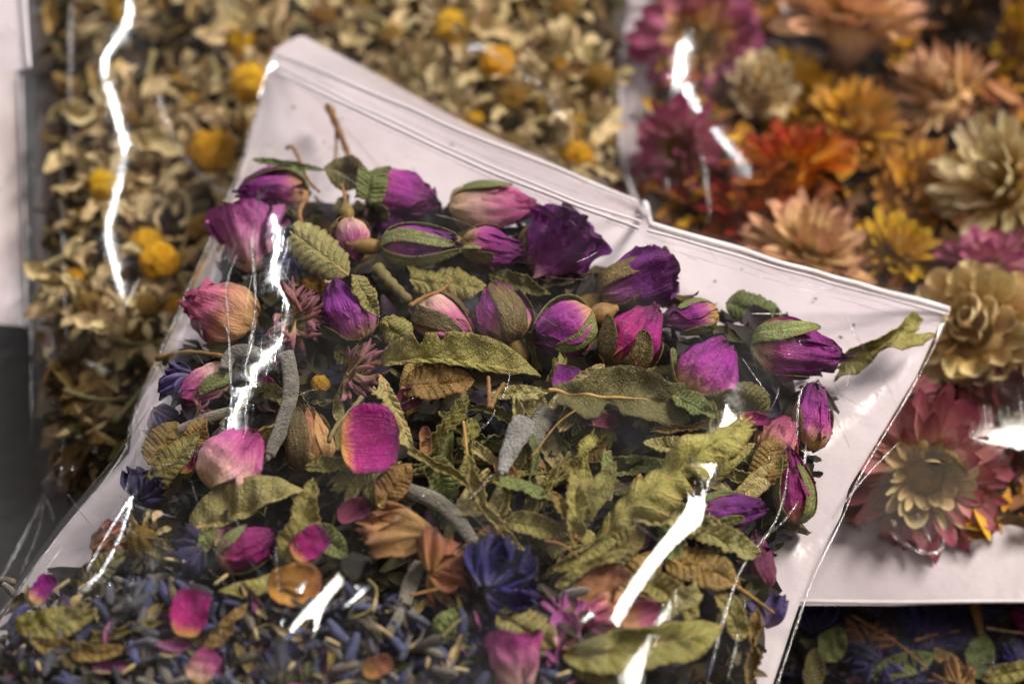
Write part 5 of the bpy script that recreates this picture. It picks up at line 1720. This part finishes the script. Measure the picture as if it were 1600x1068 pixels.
LAYF = relax(LAY * np.clip(1 - _D[_i, _j] / 0.014, 0, 1), 30)      # over the contents the sheet is pulled smooth
rl = np.random.RandomState(6)
for _ in range(22):                    # creases pressed into the plastic
    u0, v0 = rl.uniform(0, 1), rl.uniform(0, .5)
    c0 = XY[int(v0 * 399), int(u0 * 329)]
    an = rl.uniform(0, PI)
    S_ = (XY[..., 0] - c0[0]) * math.sin(an) - (XY[..., 1] - c0[1]) * math.cos(an)
    T_ = (XY[..., 0] - c0[0]) * math.cos(an) + (XY[..., 1] - c0[1]) * math.sin(an)
    wd, ln = rl.uniform(0.0012, 0.0035), rl.uniform(0.010, 0.030)
    LAY = LAY + rl.uniform(0.0003, 0.0009) * np.exp(-(S_ / wd) ** 2 - (T_ / ln) ** 4)
root = bag_root('herb_bag', 700, 600, ZF, 'clear fronted white backed bag of rosebuds, leaves and lavender in front')
ff = Film(XY, ZF + 0.0008, OBST['front'], 0.021, bumps=[([(205, 765), (160, 850), (112, 925)], 14, 0.0018)], facets=[
    (((430, 1012), (552, 884)), 14, 0.0008, TUBE), (((938, 988), (1084, 802)), 18, 0.0012, TUBE)], seed=3, ripple=0.0)
sheet_mesh('front_film', XY, relax(ff.sheet(XY)) + LAYF, M['film'], root)
sheet_mesh('back_panel', XY[::3, ::3], ZF - 0.0015 + LAY[::3, ::3], M['panel'], root)
FOLDS = [([(403, 272), (404, 330), (392, 372), (398, 430), (401, 490), (388, 555), (380, 585)], 3.6),
         ([(372, 395), (352, 440), (357, 500), (360, 580), (362, 640), (360, 690)], 2.2),
         ([(218, 747), (290, 716), (358, 688)], 3.0), ([(222, 716), (300, 705), (350, 700)], 1.5),
         ([(1320, 497), (1350, 545), (1390, 605), (1399, 632)], 2.2),
         ([(1246, 700), (1246, 620), (1262, 588), (1300, 610), (1345, 634)], 2.0),
         ([(1275, 592), (1305, 650), (1330, 705)], 2.4), ([(1232, 720), (1226, 780), (1205, 830), (1165, 872), (1140, 930), (1105, 1065)], 2.6),
         ([(1262, 760), (1230, 810), (1200, 835), (1168, 850)], 1.8), ([(1168, 925), (1155, 990), (1136, 1066)], 1.6),
         ([(1170, 490), (1240, 490)], 1.2), ([(705, 322), (770, 325), (835, 330)], 1.2), ([(1260, 690), (1254, 740), (1262, 800)], 1.6),
         ([(1405, 690), (1350, 745), (1300, 810)], 2.0), ([(60, 1010), (20, 960), (100, 850)], 1.2), ([(215, 690), (207, 730), (195, 775)], 2.4)]
for i, (pts, r) in enumerate(FOLDS):
    fold_tube(ff, pts, r, root, seed=i)
def wavy(pts, off, seed):
    P = poly_resample(pts, 14)
    d = np.gradient(P, axis=0)
    d /= np.linalg.norm(d, axis=1)[:, None]
    r = np.random.RandomState(seed)
    return [tuple(q) for q in P + np.stack([-d[:, 1], d[:, 0]], 1) * (off + r.normal(0, 0.9, 14))[:, None]]


lipl = [(432, 84), (520, 118), (620, 160), (720, 206), (860, 258), (998, 316)]
zipl = [(426, 106), (520, 152), (640, 208), (760, 264), (900, 318), (1000, 352)]
zipr = [(1014, 350), (1120, 381), (1240, 417), (1370, 452), (1484, 483)]
for i, (pts, off, r, m) in enumerate([(lipl, 0, 3.0, 'zip'), (lipl, 8, 1.4, 'crease'), (zipl, -5, 2.0, 'zip'), (zipl, 3, 2.4, 'zip'), (zipl, 11, 1.2, 'crease'),
                                      (zipl, -15, 1.2, 'crease'), (zipr, 0, 5.0, 'zip'), (zipr, 9, 2.0, 'zip'), (zipr, 19, 1.3, 'crease'), (zipr, 30, 1.0, 'crease')]):
    fold_tube(ff, wavy(pts, off, i), r, root, mat=m, lift=.0006, name='zip_strip' if m == 'zip' else 'film_fold', taper=False, seed=40 + i)
# many small wrinkles of the sheet
rw = random.Random(77)
for i in range(70):
    zone = rw.randrange(5)
    x, y = [(rw.uniform(215, 420), rw.uniform(300, 760)), (rw.uniform(1150, 1330), rw.uniform(560, 1040)), (rw.uniform(480, 1400), rw.uniform(200, 560)),
            (rw.uniform(420, 1150), rw.uniform(420, 1000)), (rw.uniform(40, 420), rw.uniform(780, 1040))][zone]
    if not inside(FRONT_EDGE, np.array([x]), np.array([y]))[0]:
        continue
    a = [1.75, 1.9, -0.4, rw.uniform(0, 3.1), 2.2][zone] + rw.gauss(0, 0.35)
    l = rw.uniform(14, 46)
    bx, by = rw.uniform(-6, 6), rw.uniform(-6, 6)
    fold_tube(ff, [(x - l * math.cos(a), y + l * math.sin(a)), (x + bx, y + by), (x + l * math.cos(a), y - l * math.sin(a))], rw.uniform(0.5, 1.3), root, seed=300 + i)
fold_tube(ff, left[:8], 2.2, root, mat='crease', name='side_seam', taper=False, seed=50)
fold_tube(ff, right[:7], 2.2, root, mat='crease', name='side_seam', taper=False, seed=51)
fold_tube(ff, [(1006, 312), (1012, 330), (1016, 352)], 5, root, mat='zip', name='zip_end', seed=52)
settle(root)

# the bag of chamomile behind on the left
T2, B2 = [(47, -110), (985, -110)], [(68, 772), (985, 900)]
L2, R2 = [(47, -110), (46, 300), (49, 690), (68, 772)], [(985, -110), (985, 900)]
XY2 = coons(T2, B2, L2, R2, -0.006, 260, 230)
root = bag_root('chamomile_bag', 520, 300, -0.011, 'clear bag of dried chamomile behind the front bag on the left')
fc = Film(XY2, -0.008, OBST['cham'], 0.014, iters=120, bumps=[
    ([(745, 70), (800, 110), (880, 195)], 18, 0.0030)], facets=[(((84, 768), (205, 690)), 14, 0.001, TUBE), (((770, 66), (806, 22)), 14, 0.001, TUBE)], slope=0.010, seed=4, ripple=0.0, soft=260, keep=0.03)
sheet_mesh('front_film', XY2, np.minimum(relax(fc.sheet(XY2)), 0.0205), M['film'], root)
sheet_mesh('back_panel', XY2[::8, ::8], np.full(XY2[::8, ::8].shape[:2], -0.011), M['film'], root)
for i, (pts, r) in enumerate([([(112, -20), (110, 80), (109, 160), (113, 238)], 5), ([(97, 235), (98, 350), (102, 470), (104, 560)], 4),
                              ([(246, 130), (256, 185), (285, 245), (330, 290), (362, 304)], 9), ([(130, 562), (150, 574), (172, 581)], 5),
                              ([(735, 64), (790, 96), (812, 108)], 8), ([(812, 108), (850, 140), (890, 205)], 7), ([(812, 108), (828, 75)], 4),
                              ([(430, 6), (520, 10), (600, 22)], 2.5), ([(280, 66), (350, 50), (440, 34)], 3), ([(160, 540), (190, 490), (220, 430)], 3),
                              ([(49, 110), (47, 300), (50, 690)], 4), ([(78, 440), (80, 500), (84, 560)], 2), ([(96, 760), (98, 690), (100, 660)], 2)]):
    fold_tube(fc, pts, r, root, seed=80 + i)
# the loose tail of film below its lower corner
tail = np.array([at(*q, -0.008) for q in [(68, 772), (200, 700), (60, 900), (-20, 990), (-60, 960), (30, 850)]])
XY3 = coons([(68, 772), (205, 700)], [(-60, 985), (0, 985)], [(68, 772), (30, 850), (-60, 985)], [(205, 700), (95, 850), (0, 985)], -0.006, 30, 30)
g1 = sines(15)(np.concatenate([XY3, 0 * XY3[..., :1]], -1), 130)
sheet_mesh('film_tail', XY3, -0.005 + 0.0012 * g1, M['film'], root)
for i, (pts, r) in enumerate([([(68, 772), (50, 815), (25, 862), (-10, 925)], 4), ([(68, 775), (62, 830), (30, 900)], 3), ([(68, 772), (78, 790), (84, 812)], 3)]):
    fold_tube(fc, pts, r, root, lift=.002, seed=120 + i)
settle(root)

# the bag of strawflowers behind on the right
T4, B4 = [(987, -110), (2050, -110)], [(1215, 938), (1400, 941), (1560, 938), (2050, 940)]
L4, R4 = [(987, -110), (980, 40), (963, 190), (975, 270), (1004, 340), (1090, 560), (1215, 938)], [(2050, -110), (2050, 940)]
XY4 = coons(T4, B4, L4, R4, -0.006, 300, 260)
root = bag_root('strawflower_bag', 1350, 400, -0.011, 'white backed bag of colourful strawflowers behind on the right')
fs = Film(XY4, -0.0085, OBST['straw'], 0.020, iters=110, bumps=[([(1395, 838), (1440, 858), (1478, 852)], 12, 0.002)], slope=0.016, seed=6, ripple=0.0, soft=420, keep=0.02)
Z4 = relax(fs.sheet(XY4))
sheet_mesh('front_film', XY4, Z4, M['film'], root)
w4 = sines(19)(np.concatenate([XY4, 0 * XY4[..., :1]], -1), 60) * 0.0005
sheet_mesh('back_panel', XY4[::4, ::4], -0.0105 + w4[::4, ::4] * 3, M['panel'], root)
for i, (pts, r) in enumerate([([(1071, 20), (1070, 75), (1076, 130), (1086, 200), (1100, 255), (1104, 300), (1112, 340), (1098, 358)], 4.5),
                              ([(1062, 70), (1066, 92), (1078, 100)], 4), ([(1390, 828), (1412, 850), (1440, 862), (1462, 868), (1478, 850), (1474, 838)], 5),
                              ([(1392, 812), (1402, 822)], 4), ([(1432, 800), (1448, 830), (1456, 850)], 2.5), ([(1040, 275), (1044, 300)], 4)]):
    fold_tube(fs, pts, r, root, seed=140 + i)
fold_tube(fs, B4, 3.0, root, mat='zip', name='bottom_seam', taper=False, seed=160)
fold_tube(fs, L4[1:5], 5, root, mat='zip', name='side_seam', taper=False, seed=161)
settle(root)

# the bag with the dark blossoms, underneath at the bottom right
XY5 = coons([(1120, 800), (2100, 800)], [(1120, 1330), (2100, 1330)], [(1120, 800), (1120, 1330)], [(2100, 800), (2100, 1330)], -0.034, 90, 60)
root = bag_root('blossom_bag', 1420, 1020, -0.0365, 'clear bag of dark blue blossoms showing below the strawflower bag')
fh = Film(XY5, -0.035, OBST['heap'], 0.014, iters=120, slope=0.012, seed=7)
sheet_mesh('front_film', XY5, np.minimum(relax(fh.sheet(XY5)), -0.014), M['film'], root)
sheet_mesh('back_panel', XY5[::6, ::6], np.full(XY5[::6, ::6].shape[:2], -0.0365), M['panelwarm'], root)
settle(root)

# two white bags at the left frame edge
def flat_bag(name, quad, z, label, folds, thick, pm='panel'):
    XY = coons([quad[0], quad[1]], [quad[3], quad[2]], [quad[0], quad[3]], [quad[1], quad[2]], z, 40, 60)
    root = bag_root(name, (quad[0][0] + quad[1][0]) / 2, (quad[0][1] + quad[3][1]) / 2, z, label)
    f = Film(XY, z + 0.0006, [], thick, iters=20, slope=0.01, seed=9, ripple=0.0003)
    sheet_mesh('front_film', XY, f.sheet(XY), M['film'], root)
    g = sines(29)(np.concatenate([XY, 0 * XY[..., :1]], -1), 90) * 0.0005
    sheet_mesh('back_panel', XY[::2, ::2], z - 0.0006 + g[::2, ::2] * .5, M[pm], root)
    for i, (pts, r) in enumerate(folds):
        fold_tube(f, pts, r, root, seed=170 + i, mat='zip' if i == 0 else 'crease', name='side_seam' if i == 0 else 'film_fold', taper=i > 0)
    settle(root)


flat_bag('paper_white_bag', [(-140, -110), (36, -110), (46, 108), (-140, 122)], 0.026, 'white bag corner at the upper left frame edge',
         [([(36, -40), (46, 106)], 3), ([(-20, 96), (40, 92)], 2.5), ([(0, 30), (30, 60)], 2)], 0.002)
flat_bag('plain_white_bag', [(-150, 100), (30, 100), (42, 515), (-150, 500)], -0.010, 'white plastic bag below the upper left bag corner',
         [([(32, 120), (38, 300), (42, 512)], 3), ([(8, 160), (25, 260)], 2.5), ([(-5, 300), (36, 250)], 3), ([(20, 330), (30, 470)], 2)], 0.004, 'panelwarm')
